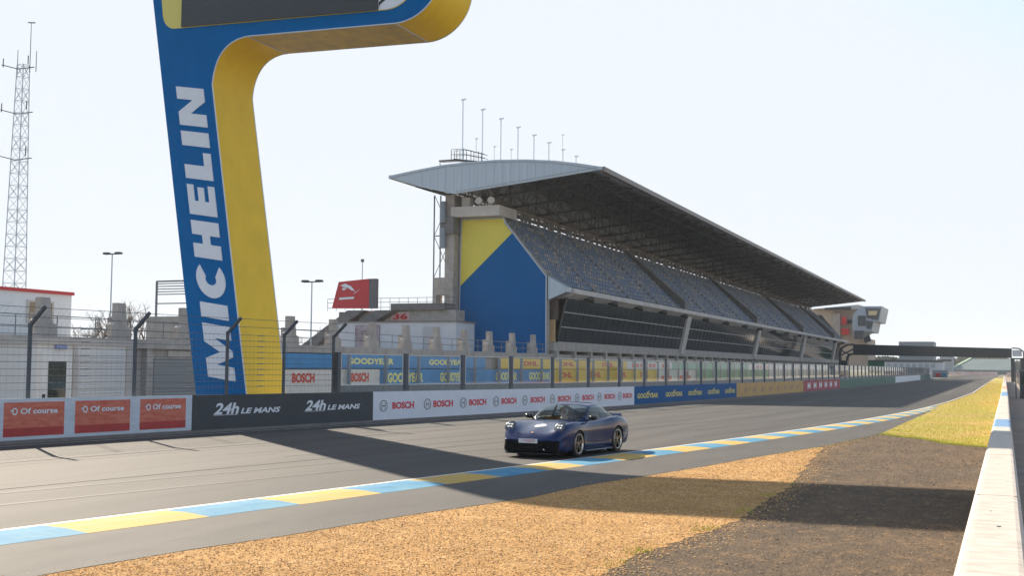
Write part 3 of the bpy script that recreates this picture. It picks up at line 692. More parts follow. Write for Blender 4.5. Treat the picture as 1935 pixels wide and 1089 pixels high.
for z in np.arange(.95, 2.6, .11): b.hexa([(-30.97, 33.8, z), (-30.97, 36.15, z), (-30.93, 36.15, z-.03), (-30.93, 33.8, z-.03), (-30.97, 33.8, z+.02), (-30.97, 36.15, z+.02), (-30.93, 36.15, z-.01), (-30.93, 33.8, z-.01)])
b.build('slat', WHITE, sh_)
b = MB(); b.box((-31, 33.5, 0), (-30.94, 33.7, 3.0)); b.build('corner_post', CONCL, kt)
b = MB(); b.box((-31, 36.3, 0), (-30.94, 36.7, 3.0)); b.build('corner_post', CONCL, kt)
b = MB(); b.box((-31, 32.6, 2.84), (-30.88, 33.1, 2.98)); b.build('sign_plate', mat('plate_blue', (.25, .3, .5), .5), kt)
# louvred frame behind the tower
lf = thing('louvred_frame', k3(-80, 100, 3), 'tall open steel frame with louvres at its top left of the tower', 'frame')
b = KB()
for x in (-81.6, -77.6): b.bar((x, 100, 0), (x, 100, 10.9), .12)
for z in (8.6, 10.9): b.bar((-81.6, 100, z), (-77.6, 100, z), .08)
b.build('frame', STEEL, lf)
b = KB()
for z in np.arange(9.5, 10.9, .28): b.box((-81.6, 99.9, z), (-76.5, 100, z+.1))
b.build('louvre', STEEL, lf)
b = KB(); b.box((-82, 99, 0), (-75, 104, 7.2)); b.build('base_wall', CONC, lf)
def lamp(name, base, top, label, cat, heads=2, group=None):
    t = thing(name, base, label, cat, group)
    b = MB(); b.bar(base, top, .10, 6, .06); b.build('pole', mat('pale_pole', (.45, .52, .55), .5), t)
    x, y, z = top
    b = MB(); b.box((x-.9, y-.12, z-.05), (x+.9, y+.12, z+.05)); 
    if heads:
        for s in (-.75, .75): b.hexa([(x+s-.3, y-.25, z-.02), (x+s+.3, y-.25, z-.02), (x+s+.3, y+.35, z-.02), (x+s-.3, y+.35, z-.02), (x+s-.25, y-.2, z+.18), (x+s+.25, y-.2, z+.18), (x+s+.25, y+.3, z+.18), (x+s-.25, y+.3, z+.18)])
    b.build('lamp_head', DSTEEL, t); return t
lamp('light_mast', (-83.2, 95, 0), (-83.2, 95, 13.4), 'slender light mast between the lattice mast and the tower', 'light mast', group='light masts')
lamp('light_mast', (-59.6, 95, 0), (-59.6, 95, 10.1), 'light mast just right of the tower with a small double head', 'light mast', group='light masts')
q_ = hit(685, 490, 1, 108)
t = thing('signal_pole', (q_.x, 108, 0), 'thin pole with a small top cap rising behind the red sign', 'pole')
b = MB(); b.bar((q_.x, 108, 0), (q_.x, 108, q_.z), .07, 6, .05); b.build('pole', mat('pale_pole', (.45, .52, .55), .5), t)
b = MB(); b.box((q_.x-.14, 107.9, q_.z-.3), (q_.x+.14, 108.1, q_.z)); b.build('cap', STEEL, t)
# lattice mast
mt = thing('lattice_mast', (-111.3, 110, 0), 'tall steel lattice antenna mast with three crossarms at far left', 'mast')
def mw(z): return interp([(0, 1.1), (8, .98), (39, .50)], z)
b = MB(); H_ = 39; n = 26
for k in range(n):
    z0, z1 = H_*k/n, H_*(k+1)/n; w0, w1 = mw(z0), mw(z1); xo = .25*z0/H_; xo1 = .25*z1/H_
    c0 = [(-111.3+xo+s*w0, 110+u*w0, z0) for s, u in ((-1, -1), (1, -1), (1, 1), (-1, 1))]; c1 = [(-111.3+xo1+s*w1, 110+u*w1, z1) for s, u in ((-1, -1), (1, -1), (1, 1), (-1, 1))]
    for j in range(4):
        b.bar(c0[j], c1[j], .06); b.bar(c1[j], c1[(j+1) % 4], .035)
        b.bar(c0[j], c1[(j+1) % 4] if k % 2 else c1[j], .028); b.bar(c0[(j+1) % 4], c1[j], .028)
b.build('lattice', mat('mast_steel', (.50, .55, .60), .6), mt)
for z, a in ((38.6, 2.0), (33.0, 2.0), (27.3, 2.1)):
    b = MB(); b.bar((-111.3-a, 108.8, z+.35), (-111.3, 109.4, z-.2), .07); b.bar((-111.3, 109.4, z-.2), (-111.3+a, 110, z), .07)
    for s in (-1, 1): b.bar((-111.3+s*a, 109, z+.1), (-111.3+s*a, 109, z+1.2), .06)
    b.build('crossarm', DSTEEL, mt)
for x, h in ((-110.0, 44.2), (-112.0, 41.0), (-109.0, 40.6)):
    b = MB(); b.bar((x, 110, 38), (x, 110, h), .06, 5, .04)
    if h > 43: b.bar((x-.5, 110, h+.1), (x+.6, 110, h-.05), .09)
    b.build('whip_antenna', STEEL, mt)
# bare trees
BARK = mat('bark', (.16, .12, .085), .9, var=.3, scale=4)
def tree(base, h, label, seed, group='bare trees behind the garages'):
    r = random.Random(seed); t = thing('bare_tree', base, label, 'tree', group); tb = MB(); cb = MB()
    def grow(p, d, l, rad, dep, b):
        q = p+d*l; b.bar(p, q, rad, 4, rad*.65)
        if dep == 0: return
        for _ in range(3 if dep > 1 else 4):
            e = (d+Vector((r.uniform(-1, 1), r.uniform(-1, 1), r.uniform(-.35, .6)))*.75).normalized(); grow(p.lerp(q, r.uniform(.55, 1)), e, l*r.uniform(.6, .8), rad*.55, dep-1, cb)
    grow(Vector(base), Vector((0, 0, 1)), h*.36, h*.022, 5, tb)
    tb.build('trunk', BARK, t); cb.build('crown', BARK, t); return t
for i, (px, h, d) in enumerate([(165, 8.2, 100), (196, 9.2, 96), (222, 9.0, 104), (258, 8.4, 98), (284, 8.6, 102), (140, 7.4, 108), (300, 7.2, 95), (330, 7.8, 99), (574, 6.2, 96), (600, 6.4, 100)]):
    p = hit(px, 600, 1, d); tree((p.x, p.y, 0), h, ['bare brown tree left of the light mast', 'tall bare tree at the foot of the light mast', 'bare tree just right of the light mast', 'spreading bare tree between light mast and louvred frame', 'bare tree beside the louvred frame', 'low bare tree beside the white cabin', 'short bare tree under the louvres', 'bare tree hard against the tower edge', 'small bare tree right of the tower', 'small bare tree near the red sign stairs'][i], 20+i)

# red sign, stairs and footbridge left of the stand
rs = thing('roof_sign', k3(-58, 101, 7.9), 'slanted red sign with a white bird above the stairs', 'sign')
q4 = [hit(*p, 1, 101) for p in [(627, 583), (697, 583), (697, 527), (640, 533)]]
b = KB(); b.prism([(p.x, p.z) for p in q4], lambda u, v, q: (u, q, v), 101, 101.4); b.build('sign_face', mat('sign_red', (.50, .035, .04), .5, var=.06), rs)
b = KB(); b.box((q4[1].x, 101, q4[1].z), (q4[1].x+.75, 101.5, q4[2].z)); b.build('sign_return', mat('sign_return_grey', (.12, .12, .13), .6), rs)
def rsf(px, py): p = hit(px, py, 1, 100.96); return (p.x, 100.96, p.z)
b = KB()
for P in ([(643, 540), (652, 536), (663, 541), (671, 550), (664, 549), (657, 544), (650, 543)], [(648, 544), (656, 545), (650, 549), (646, 548)], [(668, 556), (682, 546), (670, 553)], [(641, 563), (669, 561), (669, 565), (641, 567)]):
    b.add([rsf(*p) for p in P], [tuple(range(len(P)))])
b.build('bird_emblem', LETT, rs)
fb = thing('footbridge', k3(-55, 103, 0), 'grey concrete footbridge with stairs beside the grandstand', 'footbridge')
b = KB(); b.box((-58.5, 102, 6.5), (-48, 104, 7.7)); b.build('deck', CONC, fb)
b = KB(); b.box((-54.8, 101.6, 7.7), (-49, 104, 8.35)); b.build('parapet', CONCD, fb)
b = KB()
for z in (8.0, 8.5, 8.9): b.bar((-62, 101.8, z), (-48, 101.8, z), .03)
for x in np.arange(-62, -48, 1): b.bar((x, 101.8, 7.7), (x, 101.8, 8.9), .025)
b.build('railing', STEEL, fb)
b = KB()
b.hexa([(-65.5, 101, 3.6), (-64, 101, 3.6), (-64, 103, 3.6), (-65.5, 103, 3.6), (-59.3, 101, 7.7), (-57.4, 101, 7.7), (-57.4, 103, 7.7), (-59.3, 103, 7.7)])
b.hexa([(-62.5, 99.5, 3.6), (-60.8, 99.5, 3.6), (-60.8, 101, 3.6), (-62.5, 101, 3.6), (-55.4, 99.5, 7.6), (-53.4, 99.5, 7.6), (-53.4, 101, 7.6), (-55.4, 101, 7.6)])
b.build('stairs', CONCD, fb)
b = KB(); b.box((-62, 104, 3.5), (-57.4, 106, 7.7)); b.box((-59.5, 101, 0), (-58.6, 102, 6.5)); b.build('support', CONCD, fb)
b = KB(); b.box((-54.9, 101.92, 6.7), (-52.9, 101.98, 7.5)); n_ = b.build('number_plate', mat('plate_pink', (.60, .42, .42), .6), fb)
text('digits', '36', RED, n_, lambda u, v: k3(-54.7+u, 101.90, 6.8+v), 1.6, .6, bold=.04)
cw = thing('white_container', k3(-50, 98, 3.55), 'pale grey container building behind the roof fins left of the stand', 'building')
b = KB(); b.box((-58, 97, 3.55), (-45.6, 101, 6.3)); b.build('wall', mat('container_grey', (.44, .47, .52), .55, var=.08, scale=1), cw)
b = KB(); b.box((-58.1, 96.9, 6.3), (-45.5, 101.1, 6.45)); b.build('roof', CONCD, cw)
b = KB(); b.box((-56.0, 96.9, 3.8), (-53.4, 97, 6.1)); b.build('stained_panel', mat('stain', (.38, .36, .40), .7, rgb2=(.09, .04, .06), scale=.9), cw)
b = KB(); b.box((-48.9, 96.9, 3.55), (-47.3, 97, 5.9)); b.build('door', mat('container_door', (.34, .36, .39), .6), cw)

# ------------------------------------------------------------------ grandstand
gs = thing('grandstand', k3(-45, 215, 3.5), 'huge grandstand with blue seats under a long curved grey roof', 'grandstand')
SY0, SY1 = 106, 327
end = [(-49.6, 3.55), (-40.2, 3.55), (-40.2, 11.05), (-44.7, 16.5), (-44.9, 16.9), (-49.6, 16.9)]
b = KB(); b.prism(end, lambda u, v, q: (u, q, v), SY0, SY0+.5); b.build('end_wall', CONC, gs)
b = KB(); b.prism(end, lambda u, v, q: (u, q, v), SY1-.5, SY1); b.build('end_wall', CONC, gs)
b = KB(); b.box((-49.9, 104.6, 16.95), (-44.7, 109, 17.95)); b.build('cornice', CONCL, gs)
b = KB(); b.box((-50.6, 104.8, 3.55), (-49.62, 109, 19.2)); b.build('corner_shaft', CONC, gs)
b = KB(); b.box((-50.9, 104.4, 15.3), (-49.5, 106, 17.0)); b.build('shaft_collar', CONCD, gs)
# seating rake: stepped slab, 14 rows
NR = 14; x0r, z0r, x1r, z1r = -39.3, 9.9, -46.9, 17.3
prof = []
for i in range(NR):
    xa = x0r+(x1r-x0r)*i/NR; xb = x0r+(x1r-x0r)*(i+1)/NR; z = z0r+(z1r-z0r)*i/NR
    prof += [(xa, z), (xb, z)]
prof += [(x1r, z1r), (-47.6, z1r), (-47.6, 3.6), (-41.5, 3.6), (-41.5, 8.6), (-39.3, 8.9)]
b = KB(); b.prism(prof, lambda u, v, q: (u, q, v), SY0+.5, SY1-.5); b.build('terrace_steps', CONCD, gs)
b = KB(); b.box((-47.9, SY0+2, z1r), (-47.55, SY1, 17.95)); b.build('back_parapet', CONC, gs)
y = SY0+6; r_ = random.Random(5)
while y < SY1:
    wgap = r_.choice([.25, .25, .4, .6]); b = KB(); b.box((-47.8, y, 17.9), (-47.55, y+wgap, 19.3)); y += wgap+r_.choice([1.7, 2.0, 2.4])
    b.build('back_mullion', CONCD, gs)
b = KB(); b.box((-48.0, SY0+2, 18.95), (-47.5, SY1, 19.5)); b.build('back_beam', CONCD, gs)
# front ledge with fascia and projecting near end
b = KB(); b.prism([(-39.4, 9.95), (-38.2, 9.95), (-38.05, 9.45), (-38.5, 9.15), (-41.4, 8.6), (-41.4, 9.4)], lambda u, v, q: (u, q, v), SY0+1.5, SY1); b.build('front_ledge', CONCL, gs)
b = KB(); b.prism([(-40.3, 11.1), (-38.25, 9.95), (-38.3, 9.5), (-40.3, 8.7)], lambda u, v, q: (u, q, v), SY0, SY0+1.5); b.build('bracket_panel', ROOFM, gs)
for y in (112.5, 120.5, 130, 140.5, 151, 163, 176, 190, 203, 216, 230, 245, 258, 272, 286, 300, 315):
    b = KB(); b.bar((-38.6, y-.45, 9.3), (-38.0, y+.45, 9.05), .30, 8); b.build('loudspeaker', BLACK, gs)
# dividing stair walls across the rake
DIV = [155, 205, 256, 306]
for y in DIV:
    b = KB(); b.prism([(-39.0, 9.9), (-47.3, 17.4), (-47.3, 18.3), (-39.0, 11.2)], lambda u, v, q: (u, q, v), y-.7, y+.7); b.build('stair_wall', CONCD, gs)
for y in list(np.arange(118, 155, 12.5))+list(np.arange(168, 326, 12.5)):
    b = KB(); b.prism([(-39.2, 9.95), (-46.9, 17.4), (-46.9, 17.6), (-39.2, 10.15)], lambda u, v, q: (u, q, v), y-.35, y+.35); b.build('aisle', CONCD, gs)
# glazed gallery below the seats
MUL = mat('mullion', (.30, .31, .33), .5, .3)
gy = [(107.5, 154.0), (156.0, 204), (206, 255), (257, 305)]
for a, e in gy:
    xt, zt_, xb_, zb_ = -38.75, 9.05, -39.75, 4.75
    b = KB(); b.hexa([(xb_-.1, a, zb_), (xb_-.1, e, zb_), (xb_, e, zb_), (xb_, a, zb_), (xt-.1, a, zt_), (xt-.1, e, zt_), (xt, e, zt_), (xt, a, zt_)])
    g_ = b.build('gallery_glazing', TEAL, gs)
    b = KB()
    for t_ in (0, .34, .67, 1):
        x = xb_+(xt-xb_)*t_+.03; z = zb_+(zt_-zb_)*t_; b.box((x-.05, a, z-.04), (x+.02, e, z+.04))
    b.build('transom', MUL, g_)
    b = KB()
    for y in np.arange(a, e, 2.0): b.bar((xb_+.01, y, zb_), (xt+.01, y, zt_), .022)
    b.build('mullion', mat('dark_mullion', (.02, .024, .028), .3), g_)
    b = KB(); b.hexa([(-41.5, e, 4.2), (-41.5, e+2.0, 4.2), (xb_+.25, e+2.0, 4.2), (xb_+.25, e, 4.2), (-41.5, e, 9.2), (-41.5, e+2.0, 9.2), (xt+.3, e+2.0, 9.2), (xt+.3, e, 9.2)]); b.build('gallery_pier', CONCL, gs)
b = KB(); b.box((-41.5, 106.6, 4.75), (-41.4, 107.4, 6.8)); b.box((-41.4, 107.2, 4.75), (-39.9, 107.4, 6.9)); b.build('sunlit_end_panel', mat('sunlit_interior', (.62, .42, .22), .5, var=.1), gs)  # warm panel stands in for sunlit gallery interior, sunlight put into its colour
b = KB(); b.box((-41.5, 107.2, 6.9), (-39.6, 107.45, 8.9)); b.build('gallery_end', mat('gallery_brown', (.12, .09, .075), .5), gs)
b = KB(); b.box((-41.6, SY0+.5, 3.9), (-39.7, SY1, 4.7)); b.build('gallery_floor', CONC, gs)
b = KB(); b.box((-41.9, SY0+.5, 3.55), (-41.4, SY1, 3.9)); b.build('recess_wall', CONCD, gs)
# seats: the hundred nearest as parts, the rest one mesh
SB = mat('seat_blue', (.085, .145, .26), .6, var=.2, scale=2); SW = mat('seat_beige', (.25, .255, .26), .7, var=.2, scale=2); SG = mat('seat_grey', (.10, .125, .17), .6)
def seatbox(b, x, y, z, mi):
    b.box((x-.03, y-.23, z+.36), (x-.46, y+.23, z+.42), mi); b.box((x-.42, y-.23, z+.42), (x-.48, y+.23, z+.82), mi)
rr_ = random.Random(9); near = []; rest = KB()
for i in range(NR):
    xa = x0r+(x1r-x0r)*i/NR; z = z0r+(z1r-z0r)*i/NR; yst = SY0+1.0
    y = yst
    while y < SY1-1:
        if not any(abs(y-d) < .95 for d in DIV):
            q = rr_.random(); band = math.sin(y*.35+i*1.7)+math.sin(y*.11+i*2.9)
            mi = 0 if q < (.62 if band > 0 else .42) else (1 if q < .85 else 2)
            if y < SY0+1.0+.56*7.5: near.append((xa, y, z, mi))
            else: seatbox(rest, xa, y, z, mi)
        y += .56
for (x, y, z, mi) in near[:100]:
    b = KB(); seatbox(b, x, y, z, 0); b.build('seat', [SB, SW, SG][mi], gs)
for (x, y, z, mi) in near[100:]: seatbox(rest, x, y, z, mi)
o = rest.build('seats', [SB, SW, SG], gs); o['kind'] = 'stuff'
# roof
RY0, RY1 = 103, 327
top = [(-55.85, 21.1), (-53, 21.5), (-49.9, 21.86), (-47, 22.0), (-44.3, 22.02), (-41.3, 21.88), (-38.4, 21.6), (-36, 21.2), (-33.7, 20.73)]
low = [(-33.7, 20.5), (-41, 19.72), (-48.7, 18.95), (-52.5, 19.85), (-55.85, 20.95)]
b = KB(); n = len(top)
b.add([(x, y, z) for y in (RY0, RY1) for x, z in top]+[(x, y, z-.22) for y in (RY0, RY1) for x, z in top], [(k, k+1, n+k+1, n+k) for k in range(n-1)]+[(2*n+k, 3*n+k, 3*n+k+1, 2*n+k+1) for k in range(n-1)], 0)
rf = b.build('roof', ROOFM, gs)
b = KB(); b.prism(top+low, lambda u, v, q: (u, q, v), RY0-.25, RY0); b.build('gable_panel', ROOFM, rf)
inn = [(x*(1)+0, z) for x, z in top]
b = KB()
def ins(poly, d, y):
    c = Vector((sum(p[0] for p in poly)/len(poly), sum(p[1] for p in poly)/len(poly))); return poly
for p, q in zip(top, top[1:]): b.bar((p[0]*.97-1.35, RY0-.27, p[1]-.22), (q[0]*.97-1.35, RY0-.27, q[1]-.22), .035)
for p, q in zip(low, low[1:3]): b.bar((p[0]*.95-2.2, RY0-.27, p[1]+.2), (q[0]*.95-2.2, RY0-.27, q[1]+.2), .03)
for k in range(1, 22):
    x = -53+k*.85; zt_ = interp(top, x)-.25; lx = sorted(low); zb_ = interp(lx, x)+.18; b.bar((x, RY0-.255, zb_), (x, RY0-.255, zt_), .012)
b.build('gable_seam', mat('seam', (.24, .28, .32), .5), rf)
b = KB(); b.prism(top+low, lambda u, v, q: (u, q, v), RY1, RY1+.25); b.build('gable_panel', ROOFM, rf)
b = KB(); b.box((-34.0, RY0, 20.35), (-33.55, RY1, 20.8)); b.build('front_edge', mat('roof_edge_brown', (.20, .17, .165), .5, .2), rf)
b = KB(); b.box((-56.0, RY0, 20.85), (-55.7, RY1, 21.2)); b.build('back_edge', ROOFM, rf)
b = KB(); b.add([(x, y, z-.5) for y in (RY0+.1, RY1-.1) for x, z in top[1:-1]], [(k, k+1, 7+k+1, 7+k) for k in range(6)]); b.build('ceiling_deck', DECKM, rf)
TRM = mat('truss_steel', (.045, .052, .062), .6, .2, var=.2)
nfr = 0; y = 107.0
while y < RY1:
    b = KB(); lo = sorted(low); xs_ = np.linspace(-34.3, -55, 15); pr = None
    for k, x in enumerate(xs_):
        zl = interp(lo, x)-.05; zt_ = interp(top, x)-.45; cur = (Vector((x, y, zl)), Vector((x, y, zt_)))
        b.bar(cur[0], cur[1], .07)
        if pr: b.bar(pr[0], cur[0], .15); b.bar(pr[1], cur[1], .11); b.bar(pr[0], cur[1], .06) if k % 2 else b.bar(pr[1], cur[0], .06)
        pr = cur
    b.build('truss', TRM, rf); nfr += 1; y += 7.35
b = KB()
for x in np.arange(-54, -34, 2.9):
    zl = interp(sorted(low), x); zt_ = interp(top, x)-.45
    b.bar((x, RY0, zt_), (x, RY1, zt_), .06)
    if zt_-zl > .5:
        b.bar((x, RY0, zl), (x, RY1, zl), .08)
b.build('purlin', TRM, rf)
for y in np.arange(113, 326, 7.35):
    b = KB(); b.bar((-48.3, y, 3.6), (-48.3, y, 19.0), .22); b.build('column', STEEL, gs)
b = KB(); b.box((-48.6, 106.5, 17.96), (-44.9, 108.8, 18.2)); b.build('plant_deck', DSTEEL, gs)
for x in (-47.2, -45.9):
    b = KB(); vs = [(x+math.cos(t)*.35, 105.4, 18.55+math.sin(t)*.35) for t in np.linspace(0, 2*PI, 17)[:-1]]; b.prism([(p[0], p[2]) for p in vs], lambda u, v, q: (u, q, v), 105.2, 105.45); b.bar((x, 105.5, 17.9), (x, 105.5, 18.5), .06); b.build('dish', WHITE, gs)
b = KB(); b.box((-49.0, 105.2, 17.96), (-48.1, 106, 18.9)); b.build('plant_box', CONCL, gs)
# service steelwork tower at the left of the end wall
st = thing('service_tower', k3(-51, 105, 3.5), 'open steel bracing tower with grey tanks beside the grandstand end', 'tower')
b = KB()
for x in (-51.9, -51.2): b.bar((x, 105, 3.5), (x, 105, 19.2), .075)
b.build('post', STEEL, st)
b = KB()
for z0_, z1_ in ((11, 15.2), (15.2, 19.3)):
    b.bar((-51.9, 105, z0_), (-49.9, 105, z1_), .035); b.bar((-49.9, 105, z0_), (-51.9, 105, z1_), .035); b.bar((-51.9, 105, z0_), (-49.9, 105, z0_), .07)
b.build('brace', STEEL, st)
for z0_, z1_ in ((16.4, 18.5), (13.9, 15.9)):
    b = KB(); b.bar((-50.65, 104.4, z0_), (-50.65, 104.4, z1_), .33, 12); b.build('tank', mat('tank_grey', (.22, .25, .29), .5, .3), st)
b = KB(); b.box((-51.7, 104.6, 9.3), (-49.6, 106, 11.0)); b.box((-51.7, 104.6, 7.0), (-51.4, 106, 9.3)); b.box((-49.9, 104.6, 3.5), (-49.6, 106, 9.3)); b.box((-51.7, 104.6, 6.2), (-49.6, 106, 7.9)); b.build('stair_core', CONC, st)
# banner on the end wall: blue with a yellow upper corner
mu = thing('wall_banner', k3(-45, 105.9, 3.6), 'tall blue wall banner with a yellow upper left corner on the grandstand end', 'banner')
mp_ = [(-49.5, 3.6), (-40.3, 3.6), (-40.3, 11.0), (-44.65, 16.4), (-44.8, 16.85), (-49.3, 16.85)]
b = KB(); b.prism(mp_, lambda u, v, q: (u, q, v), 105.88, 106); b.build('sheet', mat('banner_deep_blue', (.0, .11, .31), .6, spec=.06, var=.05, scale=.5), mu)
b = KB(); b.prism([(-49.42, 10.2), (-43.9, 15.3), (-44.7, 16.3), (-44.85, 16.78), (-49.22, 16.78)], lambda u, v, q: (u, q, v), 105.86, 105.88); b.build('yellow_corner', mat('banner_yellow', (.66, .56, .07), .5, var=.06, scale=.5), mu)
b = KB()
for p, q in zip(mp_, mp_[1:]+mp_[:1]): b.bar((p[0], 105.86, p[1]), (q[0], 105.86, q[1]), .07)
b.build('frame', mat('frame_pale', (.45, .5, .56), .4, .3), mu)
# walkway on the roof edge and masts behind the roof
wk = thing('roof_walkway', k3(-48.5, 103.5, 22), 'small railed steel walkway perched on the near end of the stand roof', 'walkway')
b = KB(); b.box((-50.6, 103.2, 22.3), (-48.9, 104, 22.42)); b.hexa([(-49, 103.2, 22.3), (-46.4, 103.2, 21.98), (-46.4, 104, 21.98), (-49, 104, 22.3), (-49, 103.2, 22.5), (-46.4, 103.2, 22.1), (-46.4, 104, 22.1), (-49, 104, 22.5)]); b.build('deck', DSTEEL, wk)
b = KB()
for yy in (103.3, 104):
    for dz in (.45, .95):
        b.bar((-49.3, yy, 22.45+dz), (-48.0, yy, 22.45+dz), .03); b.bar((-48.0, yy, 22.45+dz), (-45.7, yy, 22.05+dz*.7), .03)
    for x, z in ((-49.3, 22.4), (-48.7, 22.4), (-48.0, 22.4), (-47.2, 22.25), (-46.4, 22.1)): b.bar((x, yy, z), (x, yy, z+.95), .035)
b.build('railing', DSTEEL, wk)
b = KB(); b.bar((-50.6, 103.5, 21.8), (-50.6, 103.5, 22.35), .04); b.build('support', DSTEEL, wk)
pm = mat('mast_glow_pale', (.72, .78, .84), .5)  # sky glow washing out the masts is painted into this pale colour
first = None
for k in range(8):
    y = 122.4+5.6*k; base = k3(-57, y, 0)
    lab = ['nearest and tallest looking flag mast behind the stand roof', 'second flag mast from the walkway behind the stand roof', 'third flag mast from the walkway behind the stand roof', 'fourth flag mast from the walkway behind the stand roof', 'fifth flag mast from the walkway behind the stand roof', 'sixth flag mast from the walkway behind the stand roof', 'seventh flag mast from the walkway behind the stand roof', 'farthest flag mast, lowest above the roof crest'][k]
    if first is None:
        first = thing('flag_mast', base, lab, 'flag mast', 'flag masts behind the grandstand roof')
        b = MB(); zt_ = k3(0, 0, 33)[2]; b.bar(base, (base[0], base[1], zt_), .10, 8, .07); b.build('pole', pm, first)
        b = MB(); b.bar((base[0]-.2, base[1], zt_), (base[0]+.35, base[1], zt_+.05), .11); b.build('cap', pm, first)
    else: copy_tree(first, base, lab)
for k, (y, z) in enumerate([(155, 35.3), (161.6, 35.3), (168.2, 36), (191.4, 42.6)]):
    base = k3(-70, y, 0); t = thing('aerial_pole', base, ['thin pale aerial pole showing between the first two flag masts', 'thin pale aerial pole right of the second flag mast', 'thin pale aerial pole right of the third flag mast', 'thin aerial pole above the seventh flag mast'][k], 'pole', 'aerial poles far behind the stand')
    b = MB(); b.bar(base, (base[0], base[1], k3(0, 0, z)[2]), .07, 6, .05); b.build('pole', pm, t)
    b = MB(); b.bar((base[0]-.15, base[1], k3(0, 0, z)[2]), (base[0]+.3, base[1], k3(0, 0, z)[2]), .09); b.build('cap', pm, t)

# ------------------------------------------------------------------ race control and far end
rc_ = thing('race_control', (-33, 330, 0), 'pale multi storey race control building with a glazed curved bay beyond the stand', 'building')
def P330(px, py, Y=330): p = hit(px, py, 1, Y); return (p.x, p.z)
def poly_part(name, pts, m, y0, y1, parent):
    b = MB(); b.prism([P330(*p, y0) for p in pts], lambda u, v, q: (u, q, v), y0, y1); return b.build(name, m, parent)
poly_part('wall', [(1500, 700), (1640, 700), (1640, 640), (1618, 640), (1618, 582), (1540, 584), (1500, 590)], mat('control_beige', (.46, .38, .30), .7, var=.12, scale=.3), 330, 350, rc_)
poly_part('bay', [(1614, 640), (1610, 615), (1612, 595), (1622, 583), (1634, 579), (1667, 579), (1661, 608), (1651, 608), (1647, 627), (1634, 627)], mat('bay_cladding', (.34, .40, .47), .4, .2), 326, 345, rc_)
for pts in ([(1635, 582), (1664, 583), (1659, 605), (1651, 604), (1638, 601)], [(1621, 597), (1636, 597), (1636, 616), (1621, 616)], [(1637, 606), (1650, 608), (1646, 622), (1638, 622)], [(1614, 625), (1632, 625), (1632, 641), (1614, 641)]):
    poly_part('window', pts, mat('control_glass', (.10, .11, .12), .1), 325.8, 326, rc_)
poly_part('window', [(1641, 588), (1658, 588), (1656, 596), (1641, 596)], mat('lit_blind', (.62, .50, .28), .5), 325.6, 325.8, rc_)
poly_part('roof', [(1538, 584), (1622, 576), (1632, 579), (1618, 585)], CONCL, 328, 352, rc_)
poly_part('parapet', [(1558, 582), (1608, 580), (1608, 586), (1558, 586)], DSTEEL, 327, 327.4, rc_)
poly_part('service_shaft', [(1574, 592), (1588, 592), (1588, 640), (1574, 640)], CONC, 329, 330, rc_)
for pts in ([(1590, 599), (1600, 599), (1600, 613), (1590, 613)], [(1590, 621), (1604, 621), (1604, 633), (1590, 633)]): poly_part('red_panel', pts, RED, 328.5, 329, rc_)
poly_part('dark_recess', [(1601, 605), (1612, 605), (1612, 612), (1601, 612)], BLACK, 329, 329.8, rc_)
poly_part('balcony', [(1632, 640), (1642, 632), (1646, 645), (1634, 648)], DSTEEL, 327, 328, rc_)
# gantry across the track
gt = thing('track_gantry', (-14, 262, 0), 'long dark gantry bridge spanning the track in the distance', 'gantry')
GY = 262
poly_part('girder', [(1612, 651), (1912, 659), (1912, 677), (1612, 671)], mat('gantry_dark', (.018, .028, .034), .6), GY, GY+2.2, gt)
b = MB()
for dy in (0, 2.2):
    pts = [P330(*q, GY) for q in [(1587, 690), (1586, 668), (1590, 657), (1600, 652), (1612, 651)]]
    for p, q in zip(pts, pts[1:]): b.bar((p[0], GY+dy, p[1]), (q[0], GY+dy, q[1]), .22)
    pts = [P330(*q, GY) for q in [(1600, 690), (1600, 676), (1604, 670), (1612, 669)]]
    for p, q in zip(pts, pts[1:]): b.bar((p[0], GY+dy, p[1]), (q[0], GY+dy, q[1]), .2)
    p = P330(1587, 672, GY); q = P330(1612, 660, GY); b.bar((p[0], GY+dy, p[1]), (q[0], GY+dy, q[1]), .12)
    p = P330(1587, 662, GY); q = P330(1608, 672, GY); b.bar((p[0], GY+dy, p[1]), (q[0], GY+dy, q[1]), .12)
p = P330(1593, 690, GY); b.box((p[0]-.9, GY, 0), (p[0]+.9, GY+2.2, 4.2)); b.build('curved_leg', DSTEEL, gt)
b = MB()
for dy in (0, 2.2):
    pts = [P330(*q, GY) for q in [(1912, 658), (1926, 659), (1934, 665), (1936, 700)]]
    for p, q in zip(pts, pts[1:]): b.bar((p[0], GY+dy, p[1]), (q[0], GY+dy, q[1]), .15)
p0 = P330(1912, 677, GY); p1 = P330(1934, 677, GY); b.box((p0[0], GY, p0[1]-.3), (p1[0], GY+2.2, p0[1]))
for px in (1914, 1932):
    p = P330(px, 700, GY); b.box((p[0]-.35, GY, 0), (p[0]+.35, GY+2.2, p0[1]))
b.build('right_leg', DSTEEL, gt)
p = P330(1913, 662, GY); q = P330(1931, 674, GY)
b = MB(); b.box((p[0], GY+.5, q[1]), (q[0], GY+.7, p[1])); b.build('end_panel', LETT, gt)
# dark cabinet beside barrier and marshal post
mp2 = thing('marshal_post', (2.4, 110, 0), 'dark marshal post standing behind the white barrier', 'marshal post')
b = MB(); b.box((1.25, 108, 0), (2.4, 111, 2.3)); b.build('hut', DSTEEL, mp2)
b = MB(); b.box((1.15, 107.9, 2.3), (2.5, 111.1, 2.42)); b.build('roof', STEEL, mp2)
b = MB(); b.bar((.95, 109, 0), (.95, 109, 2.9), .07); b.build('post', STEEL, mp2)
b = MB(); b.box((1.4, 107.95, 1.2), (2.2, 108, 1.9)); b.build('window', MATS['dark_glass'], mp2)
